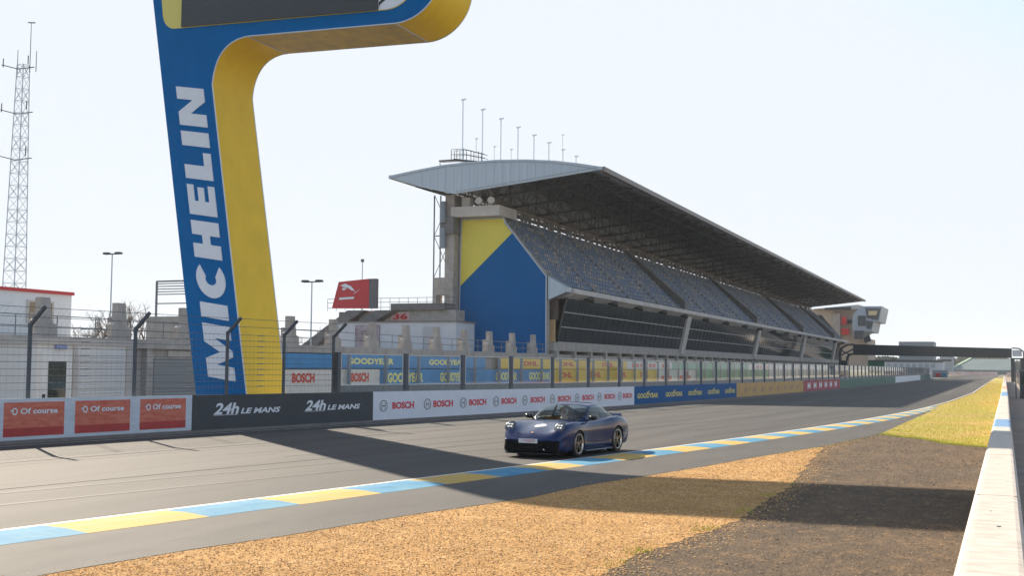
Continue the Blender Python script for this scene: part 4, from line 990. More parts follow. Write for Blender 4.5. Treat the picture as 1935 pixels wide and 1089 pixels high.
# far buildings
def farbox(name, px0, px1, py0, py1, Y, m, label, cat, dep=12, parts=(), group=None):
    a = P330(px0, py1, Y); c = P330(px1, py0, Y)
    t = thing(name, ((a[0]+c[0])/2, Y, 0), label, cat, group)
    b = MB(); b.box((a[0], Y, max(0, a[1])), (c[0], Y+dep, c[1])); b.build('wall', m, t)
    for (nm, u0_, u1_, v0_, v1_, m2) in parts:
        p = P330(u0_, v1_, Y); q = P330(u1_, v0_, Y); b = MB(); b.box((p[0], Y-.3, p[1]), (q[0], Y, q[1])); b.build(nm, m2, t)
    return t
DG = MATS['dark_glass']; GRY = mat('far_grey', (.30, .34, .38), .6, var=.1); PALE = mat('far_pale', (.50, .53, .56), .6, var=.1)
farbox('dark_building', 1699, 1764, 646, 700, 520, mat('far_slate', (.12, .16, .20), .6), 'dark flat topped building above the gantry', 'building', 20, [('window_band', 1702, 1760, 656, 659, DG)])
farbox('white_building', 1668, 1781, 684, 703, 420, PALE, 'long low white building beyond the gantry', 'building', 15, [('window', 1676+12*k, 1683+12*k, 688, 695, GRY) for k in range(8)]+[('roof', 1664, 1783, 681, 684.5, DSTEEL)])
farbox('green_hoarding', 1641, 1671, 683, 700, 330, mat('hoarding_green', (.01, .10, .06), .6), 'dark green hoarding just right of the gantry leg', 'board', 1, [('trim', 1641, 1671, 681, 683, DSTEEL)])
farbox('grey_building', 1776, 1800, 674, 703, 480, GRY, 'grey tower block between the white building and the far stand', 'building', 12, [('window_band', 1778, 1798, 680, 683, DG)])
fs_ = thing('far_stand', (-14, 640, 0), 'distant open grandstand with a pale green stair line on the horizon', 'grandstand')
a = P330(1790, 706, 700); c = P330(1915, 679, 750)
b = MB(); b.hexa([(a[0], 700, 0), (c[0], 700, 0), (c[0], 750, 0), (a[0]+6, 750, 0), (a[0], 700, 2.6), (c[0], 700, 2.6), (c[0], 750, c[1]), (a[0]+10, 750, c[1])]); b.build('seating', mat('far_seats', (.14, .19, .20), .9, spec=.1, rgb2=(.06, .09, .10), scale=.5, stretch=(.1, 1, 1)), fs_)
b = MB(); b.hexa([(a[0]+1, 700, 2.6), (a[0]+2, 700, 2.6), (a[0]+11.5, 750, c[1]), (a[0]+10.5, 750, c[1]), (a[0]+1, 700, 3.2), (a[0]+2, 700, 3.2), (a[0]+11.5, 750, c[1]+.6), (a[0]+10.5, 750, c[1]+.6)]); b.build('stair_line', mat('pale_green', (.45, .60, .38), .6), fs_)
def barrier(name, pts, z0, z1, m, label, group=None):
    b = MB(); P = [G(*q) for q in pts]; 
    for p, q in zip(P, P[1:]):
        d = (q-p).normalized(); nn = Vector((-d.y, d.x, 0))*.5
        b.hexa([(p.x, p.y, z0), (q.x, q.y, z0), (q.x+nn.x, q.y+nn.y, z0), (p.x+nn.x, p.y+nn.y, z0), (p.x, p.y, z1), (q.x, q.y, z1), (q.x+nn.x, q.y+nn.y, z1), (p.x+nn.x, p.y+nn.y, z1)])
    return tag(b.build(name, m), label, 'barrier', group)
PINK = mat('barrier_pink_white', (.78, .66, .62), .6, rgb2=(.70, .30, .26), scale=.3, stretch=(1, 1, 3))
barrier('tyre_barrier', [(1795, 709), (1885, 709.5)], 0, 1.6, PINK, 'white and pink barrier closing the far end of the straight', 'far barriers')
barrier('tyre_barrier', [(1905, 712), (1980, 712)], 0, 1.6, PINK, 'white and pink barrier right of the gantry leg', 'far barriers')
barrier('tyre_barrier', [(1700, 709.5), (1790, 708.5)], 0, 1.8, mat('barrier_cream', (.55, .50, .46), .6, var=.3, scale=.3), 'cream barrier in front of the white building', 'far barriers')
farbox('wall_end_block', 1762, 1790, 700, 714, 310, mat('block_grey', (.30, .31, .34), .7), 'grey block with red and blue panels ending the pit wall', 'wall', 4, [('red_panel', 1768, 1777, 706, 712, RED), ('blue_panel', 1780, 1788, 706, 712, KBL)])
# far wood
FOL = mat('far_foliage', (.055, .075, .045), .9, var=.3)
def wood(name, px0, px1, Y, h, label, seed, n=2600):
    r = np.random.default_rng(seed); b = MB(); x0_ = P330(px0, 700, Y)[0]; x1_ = P330(px1, 700, Y)[0]
    for _ in range(n):
        x = r.uniform(x0_, x1_); hh = h*(.65+.35*math.sin(x*.11+seed)*math.sin(x*.047+2))*math.sqrt(r.random()); y = Y+r.uniform(0, 25)
        s = r.uniform(.5, 1.5); a, c = r.uniform(0, PI), r.uniform(-.8, .8)
        u = Vector((math.cos(a), math.sin(a), c))*s; v = Vector((-math.sin(a)*.4, math.cos(a)*.4, 1))*s
        p = Vector((x, y, hh)); b.add([p-u, p-v, p+u, p+v], [(0, 1, 2, 3)])
    o = b.build(name, FOL); tag(o, label, 'wood', kind='stuff'); return o
wood('far_wood', 1780, 1990, 860, 17, 'hazy tree line rising beyond the far stand', 3, 2600)
wood('far_wood', 1640, 1800, 700, 10, 'low tree line behind the dark flat topped building', 5, 1600)
wood('far_wood', 60, 380, 150, 5.5, 'low scrubby tree line behind the garages at far left', 9, 1800)
wood('far_wood', 540, 660, 150, 5.5, 'low tree line glimpsed right of the tower', 11, 900)
# ------------------------------------------------------------------ the car (x forward, y left, z up)
PAINT = mat('car_paint', (.0, .015, .082), .28, .15, coat=.7, spec=.05)
pn = PAINT.node_tree.nodes['Principled BSDF']
CGL = glass_mat('car_glass', (.78, .86, .84), .04)
CBLK = mat('car_black', (.008, .008, .010), .5, spec=.15); CTRIM = mat('car_gloss_black', (.006, .007, .009), .12, spec=.6)
TYRE = mat('tyre_rubber', (.018, .018, .018), .8); RIM = mat('rim_graphite', (.16, .145, .13), .28, .85); RIML = mat('rim_edge', (.62, .58, .52), .25, .9)
CHR = mat('chrome', (.7, .7, .7), .12, 1.0)
car = thing('sports_car', (0, 0, 0), 'dark blue two door sports car with a round number decal driving on the track', 'car')
def crom(P, t):
    n = len(P)-1; i = min(int(t), n-1); f = t-i
    p0, p1, p2, p3 = P[max(i-1, 0)], P[i], P[i+1], P[min(i+2, n)]
    return .5*((2*p1)+(-p0+p2)*f+(2*p0-5*p1+4*p2-p3)*f*f+(-p0+3*p1-3*p2+p3)*f**3)
def grid(St, su, sv):
    St = np.array(St, float); nu, nv = St.shape[0], St.shape[1]
    us = np.linspace(0, nu-1, (nu-1)*su+1); vs_ = np.linspace(0, nv-1, (nv-1)*sv+1)
    tmp = np.array([crom(St, u) for u in us]); return np.array([[crom(row, v) for v in vs_] for row in tmp]), us, vs_
def surface(Gd, cls, names, parent, snap=None, sv=1):
    nu, nv = Gd.shape[:2]; parts = {}
    Gs = Gd.copy()
    if snap:
        for (xc, zc, rad, ymin) in snap:
            d = np.hypot(Gs[:, :, 0]-xc, Gs[:, :, 2]-zc); m = (Gs[:, :, 1] > ymin) & (abs(d-rad) < .035) & (Gs[:, :, 2] > .12)
            f = np.where(m, rad/np.maximum(d, 1e-4), 1); Gs[:, :, 0] = xc+(Gs[:, :, 0]-xc)*f; Gs[:, :, 2] = zc+(Gs[:, :, 2]-zc)*f
    for i in range(nu-1):
        for j in range(nv-1):
            c = (Gd[i, j]+Gd[i+1, j]+Gd[i, j+1]+Gd[i+1, j+1])/4
            if snap:
                c = (Gs[i, j]+Gs[i+1, j]+Gs[i, j+1]+Gs[i+1, j+1])/4
            k = cls(c, i, j)
            if k: parts.setdefault(k, []).append((i, j))
    out = {}
    for k, cells in parts.items():
        for side in ((1,), (-1,)) if k == 'w' else ((1, -1),):
          b = MB(); idx = {}
          for s in side:
            idx = {}
            for i, j in cells:
                q = []
                for a, c in ((i, j), (i+1, j), (i+1, j+1), (i, j+1)):
                    if (a, c) not in idx: idx[(a, c)] = len(b.v); p = Gs[a, c]; b.v.append((p[0], p[1]*s, p[2]))
                    q.append(idx[(a, c)])
                b.f.append(tuple(q)); b.m.append(0)
          nm, m = names[k]
          o = b.build(nm, m, parent, smooth=True); out[k] = o
          bm = bmesh.new(); bm.from_mesh(o.data); bmesh.ops.remove_doubles(bm, verts=bm.verts, dist=.0008); bmesh.ops.recalc_face_normals(bm, faces=bm.faces); bm.to_mesh(o.data); bm.free()
    return out
ST = []
for x, hw, zb, hs, zs, zi, zc in [(-2.285, .55, .50, .50, .66, .68, .69), (-2.26, .70, .36, .66, .74, .76, .77), (-2.19, .80, .26, .78, .82, .84, .85), (-2.0, .885, .20, .87, .895, .91, .92), (-1.7, .925, .18, .905, .955, .965, .97), (-1.45, .935, .17, .915, .985, .985, .98),
        (-1.21, .938, .17, .92, .99, .98, .97), (-.95, .93, .15, .91, .975, .96, .95), (-.7, .908, .14, .90, .95, .94, .94), (-.3, .882, .14, .885, .925, .93, .93), (.3, .878, .14, .88, .91, .92, .92), (.6, .885, .14, .885, .905, .925, .935),
        (.85, .90, .14, .893, .905, .90, .925), (1.0, .912, .14, .90, .908, .865, .90), (1.24, .925, .14, .91, .912, .80, .86), (1.5, .922, .14, .905, .90, .745, .81), (1.70, .908, .13, .89, .872, .70, .765), (1.85, .885, .12, .88, .835, .655, .72), (1.96, .855, .12, .86, .765, .62, .68), (2.06, .81, .12, .82, .665, .58, .635), (2.14, .755, .12, .78, .575, .545, .59), (2.205, .69, .14, .72, .50, .50, .53), (2.245, .60, .17, .64, .46, .465, .485), (2.264, .48, .24, .5, .42, .42, .44)]:
    hw *= 1.012
    if x > 1.3: x = 1.3+(x-1.3)*1.10
    if x > .9: zi = zc-.010
    zm = .34+.12*(1 if abs(x) < 2.1 else .6); zu = max(zm+.06, zs-.20)
    ST.append([(x, 0, zb), (x, .6*hw, zb), (x, .92*hs, zb+.01), (x, hs, zb+.11), (x, hw-.004, zm), (x, hw, zu), (x, hw-.035, zs-.055), (x, hw-.14, zs), (x, .46*hw, zi), (x, 0, zc)])
Gb, ub, vb_ = grid(ST, 6, 5)
FA, RA = (1.24, .335, .372), (-1.21, .345, .388)
def bcls(c, i, j):
    x, y, z = c
    for xc, zc, r in (FA, RA):
        if y > .58 and math.hypot(x-xc, z-zc) < r and z < .78: return None
    if z > .88 and y < .72 and -1.75 < x < .70: return None
    if x > 1.99 and .20 < z < .445 and y < .80: return 'g'
    if x > 1.96 and z <= .20: return 's'
    if x < -2.05 and z < .42: return 'q'
    return 'b'
bp_ = surface(Gb, bcls, {'b': ('body', PAINT), 'g': ('front_grille', mat('grille', (.006, .006, .007), .7, spec=.08)), 's': ('front_apron', CBLK), 'q': ('rear_apron', CBLK)}, car, snap=[(FA[0], FA[1], FA[2], .58), (RA[0], RA[1], RA[2], .58)])
for x, s in ((2.36, 1), (-2.285, -1)):
    row = Gb[-1 if s > 0 else 0]; b = MB(); pts = [tuple(p) for p in row]+[(p[0], -p[1], p[2]) for p in row[::-1]]
    b.add(pts, [tuple(range(len(pts)))]); b.build('nose_panel' if s > 0 else 'tail_panel', mat('grille', (.01, .01, .012)) if s > 0 else PAINT, car)
def surfz(x, y):
    y = abs(y); xm = Gb[:, -1, 0]; i = int(np.clip(np.searchsorted(xm, x), 1, len(xm)-1)); f = (x-xm[i-1])/(xm[i]-xm[i-1]); o = []
    for q in (i-1, i):
        row = Gb[q, 33:][::-1]; o.append(np.interp(y, row[:, 1], row[:, 2]))
    return float(o[0]*(1-f)+o[1]*f)
def tab(d, x): return float(np.interp(x, [p[0] for p in d], [p[1] for p in d]))
ZR = [(-2.02, .915), (-1.85, .99), (-1.6, 1.085), (-1.3, 1.19), (-1.0, 1.30), (-.7, 1.358), (-.45, 1.378), (-.2, 1.380), (0, 1.372), (.18, 1.330), (.4, 1.215), (.65, 1.05), (.88, .915)]
YB = [(-2.02, .44), (-1.7, .60), (-1.4, .70), (-1.1, .765), (-.8, .79), (-.4, .80), (0, .81), (.3, .81), (.5, .80), (.65, .77), (.78, .65), (.88, .38)]
YR = [(-2.02, .36), (-1.8, .42), (-1.4, .51), (-1.0, .565), (-.45, .62), (0, .655), (.18, .675), (.3, .695), (.5, .735), (.65, .72), (.78, .61), (.88, .33)]
ZL = [(-2.02, .90), (-1.7, .985), (-1.4, 1.085), (-1.1, 1.185), (-.8, 1.288), (-.45, 1.32), (-.1, 1.310), (.15, 1.262), (.3, 1.185), (.5, 1.05), (.65, .97), (.78, .925), (.88, .90)]
GS = []
for x in [-2.0, -1.85, -1.7, -1.5, -1.3, -1.1, -.9, -.7, -.45, -.2, 0, .15, .3, .45, .58, .68, .78, .84, .88]:
    yb, yr, zr, zl = tab(YB, x), tab(YR, x), tab(ZR, x), tab(ZL, x); zb = tab([(-2, .86), (-1.5, .93), (-.6, .925), (.3, .90), (.88, .87)], x); zl = max(zl, zb+.015); zr = max(zr, zl+.01)
    GS.append([(x, yb, zb), (x, yb-.04*(zl-zb)/.32, zb+.35*(zl-zb)), (x, yb-(yb-yr)*.60, zb+.72*(zl-zb)), (x, yr, zl), (x, yr*.82, zl+.55*(zr-zl)), (x, yr*.45, zl+.9*(zr-zl)), (x, 0, zr)])
Gg, ug, vg = grid(GS, 8, 6)
def gcls(c, i, j):
    x, y, z = c; v = j/6.0
    zb = tab([(-2, .86), (-1.5, .93), (-.6, .925), (.3, .90), (.8, .88)], x); zl = tab(ZL, x)
    if v < 2.75 and -1.38 < x < .42 and z > zb+.045 and z < zl-.028 and not (-.60 < x < -.52): return 'w'
    if v > 3.12 and x > .20: return 'f'
    if v > 3.4 and -1.62 < x < -1.0: return 'r'
    if v < 2.9 and .42 <= x: return 'f' if v > 2.6 else 'p'
    if 2.6 < v <= 3.12 and x > .05: return 'p'
    return 'p'
surface(Gg, gcls, {'w': ('side_glass', CGL), 'f': ('windscreen', CGL), 'r': ('rear_window', CGL), 'p': ('roof_shell', PAINT)}, car)
# cabin
b = MB(); b.box((-1.5, -.70, .20), (.75, .70, .24)); b.box((.42, -.70, .45), (.80, .70, .87)); b.box((-1.5, -.70, .24), (-1.0, .70, .86)); b.box((-1.0, .66, .24), (.5, .70, .86)); b.box((-1.0, -.70, .24), (.5, -.66, .86)); b.build('cabin_tub', CBLK, car)
for s in (1, -1):
    b = MB(); b.box((-.55, s*.37-.25, .30), (.05, s*.37+.25, .44)); b.hexa([(-.52, s*.37-.25, .40), (-.52, s*.37+.25, .40), (-.68, s*.37+.25, .40), (-.68, s*.37-.25, .40), (-.72, s*.37-.2, .98), (-.72, s*.37+.2, .98), (-.82, s*.37+.2, .98), (-.82, s*.37-.2, .98)]); b.box((-.84, s*.37-.12, .98), (-.74, s*.37+.12, 1.12)); b.build('seat', mat('seat_leather', (.05, .045, .042), .6), car)
b = MB()
for k in range(24):
    t0, t1 = 2*PI*k/24, 2*PI*(k+1)/24; f = lambda t: (.20-.28*math.sin(t)*.18, -.37+.18*math.cos(t), .84+.17*math.sin(t)); b.bar(f(t0), f(t1), .014, 5)
for t in (0, PI, -PI/2): b.bar((.22, -.37, .84), (.20-.28*math.sin(t)*.18, -.37+.18*math.cos(t), .84+.17*math.sin(t)), .012)
b.build('steering_wheel', CBLK, car)
# wheels
def wheel(x, y, r, wd, name='wheel'):
    s = 1 if y > 0 else -1; e = bpy.data.objects.new(name, None); COL.objects.link(e); e.parent = car; e.location = (x, y, r); WLOC[e.name] = np.zeros(3)
    def lathe(prof_, n, nm, m, par=e):
        b = MB()
        for k in range(n):
            t = 2*PI*k/n
            for (rad, yy) in prof_: b.v.append((rad*math.cos(t), yy*s, rad*math.sin(t)))
        L2 = len(prof_)
        for k in range(n):
            for j in range(L2-1): b.f.append((k*L2+j, k*L2+j+1, ((k+1) % n)*L2+j+1, ((k+1) % n)*L2+j)); b.m.append(0)
        return b.build(nm, m, par, smooth=True)
    h = wd/2
    lathe([(r-.085, -h+.01), (r-.03, -h), (r-.008, -h+.02), (r, -h+.05), (r, h-.05), (r-.008, h-.02), (r-.03, h), (r-.075, h-.005), (r-.085, h-.02)], 48, 'tyre', TYRE)
    lathe([(r-.085, h-.02), (r-.082, h-.004), (r-.098, h-.006), (r-.108, h-.04)], 48, 'rim_edge', RIML)
    lathe([(r-.105, h-.035), (r-.12, 0), (r-.12, -h+.02)], 32, 'rim_barrel', mat('rim_inside', (.05, .05, .05), .4, .6))
    b = MB()
    for k in range(5):
        for da in (-.13, .13):
            a = 2*PI*k/5+.3; c0 = (.045*math.cos(a+da*2.2), (h-.045)*s, .045*math.sin(a+da*2.2)); c1 = ((r-.10)*math.cos(a+da), (h-.022)*s, (r-.10)*math.sin(a+da)); b.bar(c0, c1, .020, 4, .015)
    b.bar((0, (h-.07)*s, 0), (0, (h-.03)*s, 0), .062, 16); b.build('spokes', RIM, e, smooth=False)
    b = MB(); b.bar((0, (h-.12)*s, 0), (0, (h-.10)*s, 0), .17, 28); b.build('brake_disc', mat('brake_disc', (.28, .27, .26), .35, .8), e)
    b = MB(); b.bar((0, (h-.03)*s, 0), (0, (h-.015)*s, 0), .032, 14); b.build('hub_cap', CHR, e)
for s in (1, -1):
    wheel(FA[0], s*.800, .338, .245); wheel(RA[0], s*.795, .352, .29)
    for (xc, zc, r) in (FA, RA):
        b = MB(); n = 28
        for k in range(n+1):
            t = -.35+(PI+.7)*k/n
            b.v += [(xc+r*math.cos(t), s*.90, zc+r*math.sin(t)), (xc+r*math.cos(t), s*.50, zc+r*math.sin(t))]
            if k: o = 2*(k-1); b.f.append((o, o+1, o+3, o+2)); b.m.append(0)
        b.v.append((xc, s*.50, zc)); c = len(b.v)-1
        for k in range(n): b.f.append((2*k+1, 2*k+3, c)); b.m.append(0)
        b.build('wheel_housing', CBLK, car)
# lamps, badge, plate, decal
for s in (1, -1):
    lx_, ly_ = 1.99, .725; e_ = .05
    nrm = Vector((-(surfz(lx_+e_, ly_)-surfz(lx_-e_, ly_))/(2*e_), -s*(surfz(lx_, ly_+e_)-surfz(lx_, ly_-e_))/(2*e_), 1)); nrm.y = s*max(-.05, min(.35, s*nrm.y)); nrm.normalize(); nrm = (nrm+Vector((.45, 0, 0))).normalized()
    c = Vector((lx_, s*ly_, surfz(lx_, ly_))) + nrm*.010; up = (Vector((0, 0, 1))-nrm*nrm.z).normalized(); sd = up.cross(nrm)
    def ell(a0, a1, dep, off, half=True, n=24, m_=6):
        b = MB(); b.v.append(tuple(c+nrm*(off+dep)))
        for i in range(1, m_+1):
            ph = i/m_*PI/2
            for k in range(n):
                t = 2*PI*k/n; b.v.append(tuple(c+nrm*(off+dep*math.cos(ph))+(sd*math.cos(t)*a0+up*math.sin(t)*a1)*math.sin(ph)))
        for k in range(n): b.f.append((0, 1+k, 1+(k+1) % n)); b.m.append(0)
        for i in range(m_-1):
            for k in range(n): b.f.append((1+i*n+k, 1+i*n+(k+1) % n, 1+(i+1)*n+(k+1) % n, 1+(i+1)*n+k)); b.m.append(0)
        return b
    hl = bpy.data.objects.new('headlight', None); COL.objects.link(hl); hl.parent = car; WLOC[hl.name] = np.zeros(3)
    ell(.148, .164, .040, .0).build('lens', glass_mat('lamp_glass', (.85, .88, .9), .06) if 'lamp_glass' not in MATS else MATS['lamp_glass'], hl, smooth=True)
    ell(.144, .160, .010, .0).build('bowl', mat('lamp_bowl', (.10, .105, .11), .25, .6), hl, smooth=True)
    b = ell(.156, .174, .004, -.003, n=32, m_=2); b.build('surround', CTRIM, hl)
    for du, dv in ((-.04, .048), (.04, .048), (-.04, -.03), (.04, -.03)):
        b = MB(); p = c+nrm*.012+sd*du+up*dv; q = [p+sd*a+up*e for a, e in ((-.026, -.016), (.026, -.016), (.026, .016), (-.026, .016))]; b.hexa([x-nrm*.004 for x in q]+[x+nrm*.006 for x in q]); b.build('led', mat('led_light', (1.0, .93, .78), .3, emit=.45), hl)
    # front side vents with slats, marker strip
    b = MB()
    for z in (.235, .27, .305, .34, .375, .41): b.bar((2.325, s*.50, z), (2.22, s*.74, z), .008)
    b.build('intake_slats', CTRIM, car)
    b = MB(); b.hexa([(2.365, s*.44, .22), (2.355, s*.475, .22), (2.335, s*.475, .22), (2.345, s*.44, .22), (2.345, s*.43, .40), (2.335, s*.465, .40), (2.315, s*.465, .40), (2.325, s*.43, .40)]); b.build('air_curtain_blade', CHR if s > 0 else CTRIM, car)
    # mirrors
    mr = bpy.data.objects.new('door_mirror', None); COL.objects.link(mr); mr.parent = car; WLOC[mr.name] = np.zeros(3)
    b = MB(); cx0 = Vector((.50, s*.97, 1.0)); N_ = 14
    for i in range(9):
        ph = -PI/2+PI*i/8
        for k in range(N_):
            t = 2*PI*k/N_; b.v.append((cx0.x+.075*math.cos(ph)*math.cos(t)*(1.25 if math.cos(t) > 0 else .5), cx0.y+.125*math.sin(ph), cx0.z+.070*math.cos(ph)*math.sin(t)))
    for i in range(8):
        for k in range(N_): b.f.append((i*N_+k, i*N_+(k+1) % N_, (i+1)*N_+(k+1) % N_, (i+1)*N_+k)); b.m.append(0)
    b.build('housing', CTRIM, mr, smooth=True)
    b = MB(); b.bar((.52, s*.80, .915), (.51, s*.93, .975), .022, 6); b.build('stalk', CTRIM, mr)
    b = MB(); b.box((.452, s*.87, .955), (.458, s*1.07, 1.045)); b.build('mirror_glass', CHR, mr)
    # door seam, handle, skirt, tail lamp
    b = MB(); pts = [(.62, .20), (.60, .55), (.53, .86)]; hwx = lambda x: tab([(-1, .932), (-.7, .91), (-.3, .884), (.3, .880), (.6, .887), (.85, .902)], x)
    for P in ([(.64, .22), (.63, .45), (.60, .70), (.54, .86)], [(-.66, .30), (-.60, .50), (-.56, .70), (-.56, .90)], [(.64, .22), (0, .215), (-.60, .24), (-.66, .30)]):
        for p, q in zip(P, P[1:]): b.bar((p[0], s*(hwx(p[0])-(.0 if p[1] < .75 else .035)-.002), p[1]), (q[0], s*(hwx(q[0])-(.0 if q[1] < .75 else .035)-.002), q[1]), .004)
    b.build('door_seam', CBLK, car)
    b = MB(); b.box((-.50, s*.868, .765), (-.30, s*.893, .79)); b.build('door_handle', PAINT, car)
    b = MB(); b.hexa([(-.80, s*.86, .13), (.82, s*.86, .13), (.82, s*.93, .13), (-.80, s*.95, .13), (-.80, s*.86, .165), (.82, s*.86, .165), (.82, s*.925, .15), (-.80, s*.945, .15)]); b.build('side_skirt', mat('skirt_blue', (.05, .09, .16), .3, .4), car)
b = MB()
for z in np.arange(.22, .44, .035): b.bar((2.362, -.42, z), (2.362, .42, z), .007)
b.build('grille_bar', CTRIM, car)
b = MB(); b.hexa([(2.12, -.82, .105), (2.12, .82, .105), (2.385, .62, .105), (2.385, -.62, .105), (2.12, -.86, .135), (2.12, .86, .135), (2.40, .64, .125), (2.40, -.64, .125)]); b.build('splitter', mat('splitter_edge', (.06, .065, .08), .3), car)
pl = MB().box((2.368, -.27, .385), (2.380, .27, .495)).build('number_plate', mat('plate_white', (.72, .72, .74), .4), car)
b = MB()
for z, a, e in ((.465, -.20, .14), (.44, -.20, .20), (.415, -.20, .05)):
    y = -e
    while y < -a-.01: b.add([(2.382, y, z), (2.382, y+.022, z), (2.382, y+.022, z+.013), (2.382, y, z+.013)], [(0, 1, 2, 3)]); y += .03
b.build('plate_print', mat('plate_red', (.5, .08, .12), .5), pl)
hood = surfz
def decal(nm, cx, cy, rx, ry, m, off, par=car, n=28):
    b = MB(); b.v.append((cx, cy, hood(cx, cy)+off))
    for i in (1, 2, 3):
        for k in range(n):
            t = 2*PI*k/n; x, y = cx+rx*math.cos(t)*i/3, cy+ry*math.sin(t)*i/3; b.v.append((x, y, hood(x, y)+off))
    for k in range(n): b.f.append((0, 1+k, 1+(k+1) % n)); b.m.append(0)
    for i in range(2):
        for k in range(n): b.f.append((1+i*n+k, 1+i*n+(k+1) % n, 1+(i+1)*n+(k+1) % n, 1+(i+1)*n+k)); b.m.append(0)
    return b.build(nm, m, par)
dc = decal('number_decal', 1.58, -.05, .16, .165, mat('decal_white', (.78, .78, .78), .4), .008)
text('digits', '15', BLACK, dc, lambda u, v: (1.52+v, .015-u, hood(1.52+v, .015-u)+.012), .13, .12, bold=.03)
decal('emblem', 2.13, 0, .03, .024, mat('crest_gold', (.75, .42, .18), .35, .4), .012)
for s in (1, -1):
    b = MB(); P = [(.95, .52), (1.3, .48), (1.7, .42), (2.0, .36)]
    for p, q in zip(P, P[1:]): b.bar((p[0], s*p[1], hood(*p)+.0), (q[0], s*q[1], hood(*q)+.0), .0045)
    b.build('bonnet_seam', CBLK, car)
    b = MB(); b.bar((.80, s*.15+.12, .935), (.62, s*.15-.30, 1.015), .008); b.build('wiper', CBLK, car)
b = MB(); b.hexa([(-1.74, -.62, .93), (-1.74, .62, .93), (-2.12, .66, .93), (-2.12, -.66, .93), (-1.82, -.58, .995), (-1.82, .58, .995), (-2.17, .62, 1.03), (-2.17, -.62, 1.03)]); b.build('rear_spoiler', PAINT, car)
b = MB(); b.box((-2.30, -.72, .74), (-2.25, .72, .78)); b.build('tail_light', mat('tail_red', (.4, .01, .01), .2), car)
car_rot = math.atan2(-.9937, -.112); car.location = (-11.05, 30.83, .004); car.rotation_euler = (0, 0, car_rot)
# driver
def skin_body(name, V, E, RD, m, parent, sub=1):
    me = bpy.data.meshes.new('s'); me.from_pydata(V, E, []); ob = bpy.data.objects.new('s', me); COL.objects.link(ob)
    sm_ = ob.modifiers.new('k', 'SKIN'); sv_ = me.skin_vertices[0].data
    for i, r in enumerate(RD): sv_[i].radius = (r, r); sv_[i].use_root = (i == 0)
    su = ob.modifiers.new('u', 'SUBSURF'); su.levels = sub; su.render_levels = sub
    dg = bpy.context.evaluated_depsgraph_get(); m2 = bpy.data.meshes.new_from_object(ob.evaluated_get(dg)); bpy.data.objects.remove(ob)
    m2.materials.clear(); m2.materials.append(m); m2.polygons.foreach_set('use_smooth', [True]*len(m2.polygons))
    o = bpy.data.objects.new(name, m2); COL.objects.link(o); 
    if parent: o.parent = parent
    return o
SKIN = mat('skin', (.55, .33, .24), .55)
Yd = -.37
V = [(-.42, Yd, .42), (-.46, Yd, .62), (-.48, Yd, .84), (-.46, Yd, .95), (-.43, Yd, 1.02), (-.40, Yd, 1.12)]
RD = [.15, .14, .15, .055, .085, .085]; E_ = [(0, 1), (1, 2), (2, 3), (3, 4), (4, 5)]
for s in (1, -1):
    i = len(V); V += [(-.47, Yd+s*.17, .86), (-.25, Yd+s*.27, .68), (.0, Yd+s*.22, .80), (.10, Yd+s*.185, .85), (.155, Yd+s*.18, .865)]
    RD += [.065, .048, .034, .028, .030]; E_ += [(2, i), (i, i+1), (i+1, i+2), (i+2, i+3), (i+3, i+4)]
    for k, (dz, ln) in enumerate(((.032, .05), (.012, .056), (-.008, .053), (-.028, .043))):
        j = len(V); V += [(.185, Yd+s*(.185+.012), .862+dz), (.185+ln*.5, Yd+s*.175, .860+dz), (.185+ln*.35, Yd+s*.145, .857+dz)]; RD += [.010, .009, .008]; E_ += [(i+4, j), (j, j+1), (j+1, j+2)]
    j = len(V); V += [(.165, Yd+s*.145, .885), (.185, Yd+s*.125, .900)]; RD += [.011, .009]; E_ += [(i+4, j), (j, j+1)]
    j = len(V); V += [(-.40, Yd+s*.10, .42), (.06, Yd+s*.12, .50), (.34, Yd+s*.10, .34)]; RD += [.10, .068, .05]; E_ += [(0, j), (j, j+1), (j+1, j+2)]
pers = skin_body('person', V, E_, RD, SKIN, None); tag(pers, 'helmeted driver in dark clothing gripping the steering wheel of the blue car', 'person'); pers.location = car.location; pers.rotation_euler = car.rotation_euler
WLOC[pers.name] = np.zeros(3)
V2 = V[:3]+[(-.475, Yd, .90)]; E2 = [(0, 1), (1, 2), (2, 3)]; R2 = [.165, .158, .165, .07]
for s in (1, -1):
    i = len(V2); V2 += [(-.47, Yd+s*.17, .86), (-.25, Yd+s*.27, .68), (.0, Yd+s*.22, .80), (.06, Yd+s*.20, .83)]; R2 += [.075, .058, .043, .038]; E2 += [(2, i), (i, i+1), (i+1, i+2), (i+2, i+3)]
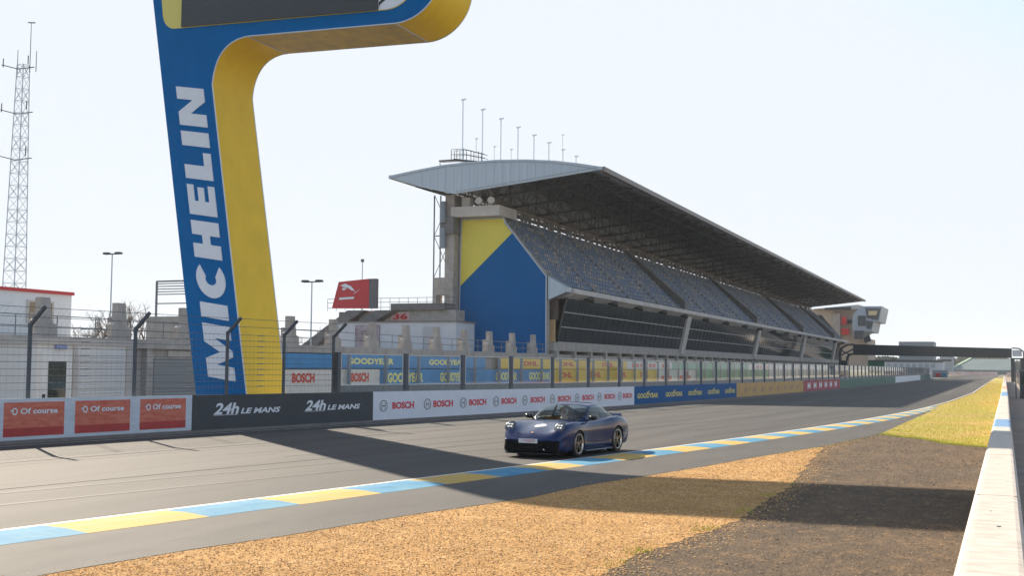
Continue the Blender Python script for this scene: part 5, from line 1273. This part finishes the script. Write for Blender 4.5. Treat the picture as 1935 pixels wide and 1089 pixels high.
skin_body('race_suit', V2, E2, R2, mat('suit', (.05, .05, .06), .7), pers)
def ball(c, r, fn=lambda d: True, n=20, m_=12):
    b = MB(); P = {}
    for i in range(m_+1):
        for k in range(n):
            th = PI*i/m_; t = 2*PI*k/n; d = (math.sin(th)*math.cos(t), math.sin(th)*math.sin(t), math.cos(th)); P[i, k] = len(b.v); b.v.append((c[0]+d[0]*r[0], c[1]+d[1]*r[1], c[2]+d[2]*r[2]))
    for i in range(m_):
        for k in range(n):
            th = PI*(i+.5)/m_; t = 2*PI*(k+.5)/n; d = (math.sin(th)*math.cos(t), math.sin(th)*math.sin(t), math.cos(th))
            if fn(d): b.f.append((P[i, k], P[i+1, k], P[i+1, (k+1) % n], P[i, (k+1) % n])); b.m.append(0)
    return b
ball((-.41, Yd, 1.09), (.145, .125, .145), lambda d: not (d[0] > .45 and -.45 < d[2] < .45)).build('helmet', mat('helmet_white', (.62, .62, .64), .25), pers, smooth=True)
b = MB()
for y in (.03, -.03): b.box((-.325, Yd+y-.014, 1.085), (-.312, Yd+y+.014, 1.10))
b.build('eyes', BLACK, pers)
MB().hexa([(-.32, Yd-.012, 1.05), (-.32, Yd+.012, 1.05), (-.295, Yd+.008, 1.05), (-.295, Yd-.008, 1.05), (-.32, Yd-.006, 1.09), (-.32, Yd+.006, 1.09), (-.312, Yd+.005, 1.09), (-.312, Yd-.005, 1.09)]).build('nose', SKIN, pers)
# ------------------------------------------------------------------ air
hz = MB(); hz.box((-3200, -3200, -1.0), (3200, 3200, 60)); ho = hz.build('haze', mat('haze_air', (1, 1, 1)), origin=(0, 0, 0)); ho['kind'] = 'stuff'; ho['label'] = 'thin morning haze over the whole circuit'
hm = ho.data.materials[0].node_tree; hm.nodes.remove(hm.nodes['Principled BSDF']); pv = hm.nodes.new('ShaderNodeVolumePrincipled')
pv.inputs['Color'].default_value = (.90, .95, 1, 1); pv.inputs['Density'].default_value = .00016; pv.inputs['Anisotropy'].default_value = .2
hm.links.new(pv.outputs[0], hm.nodes['Material Output'].inputs['Volume'])
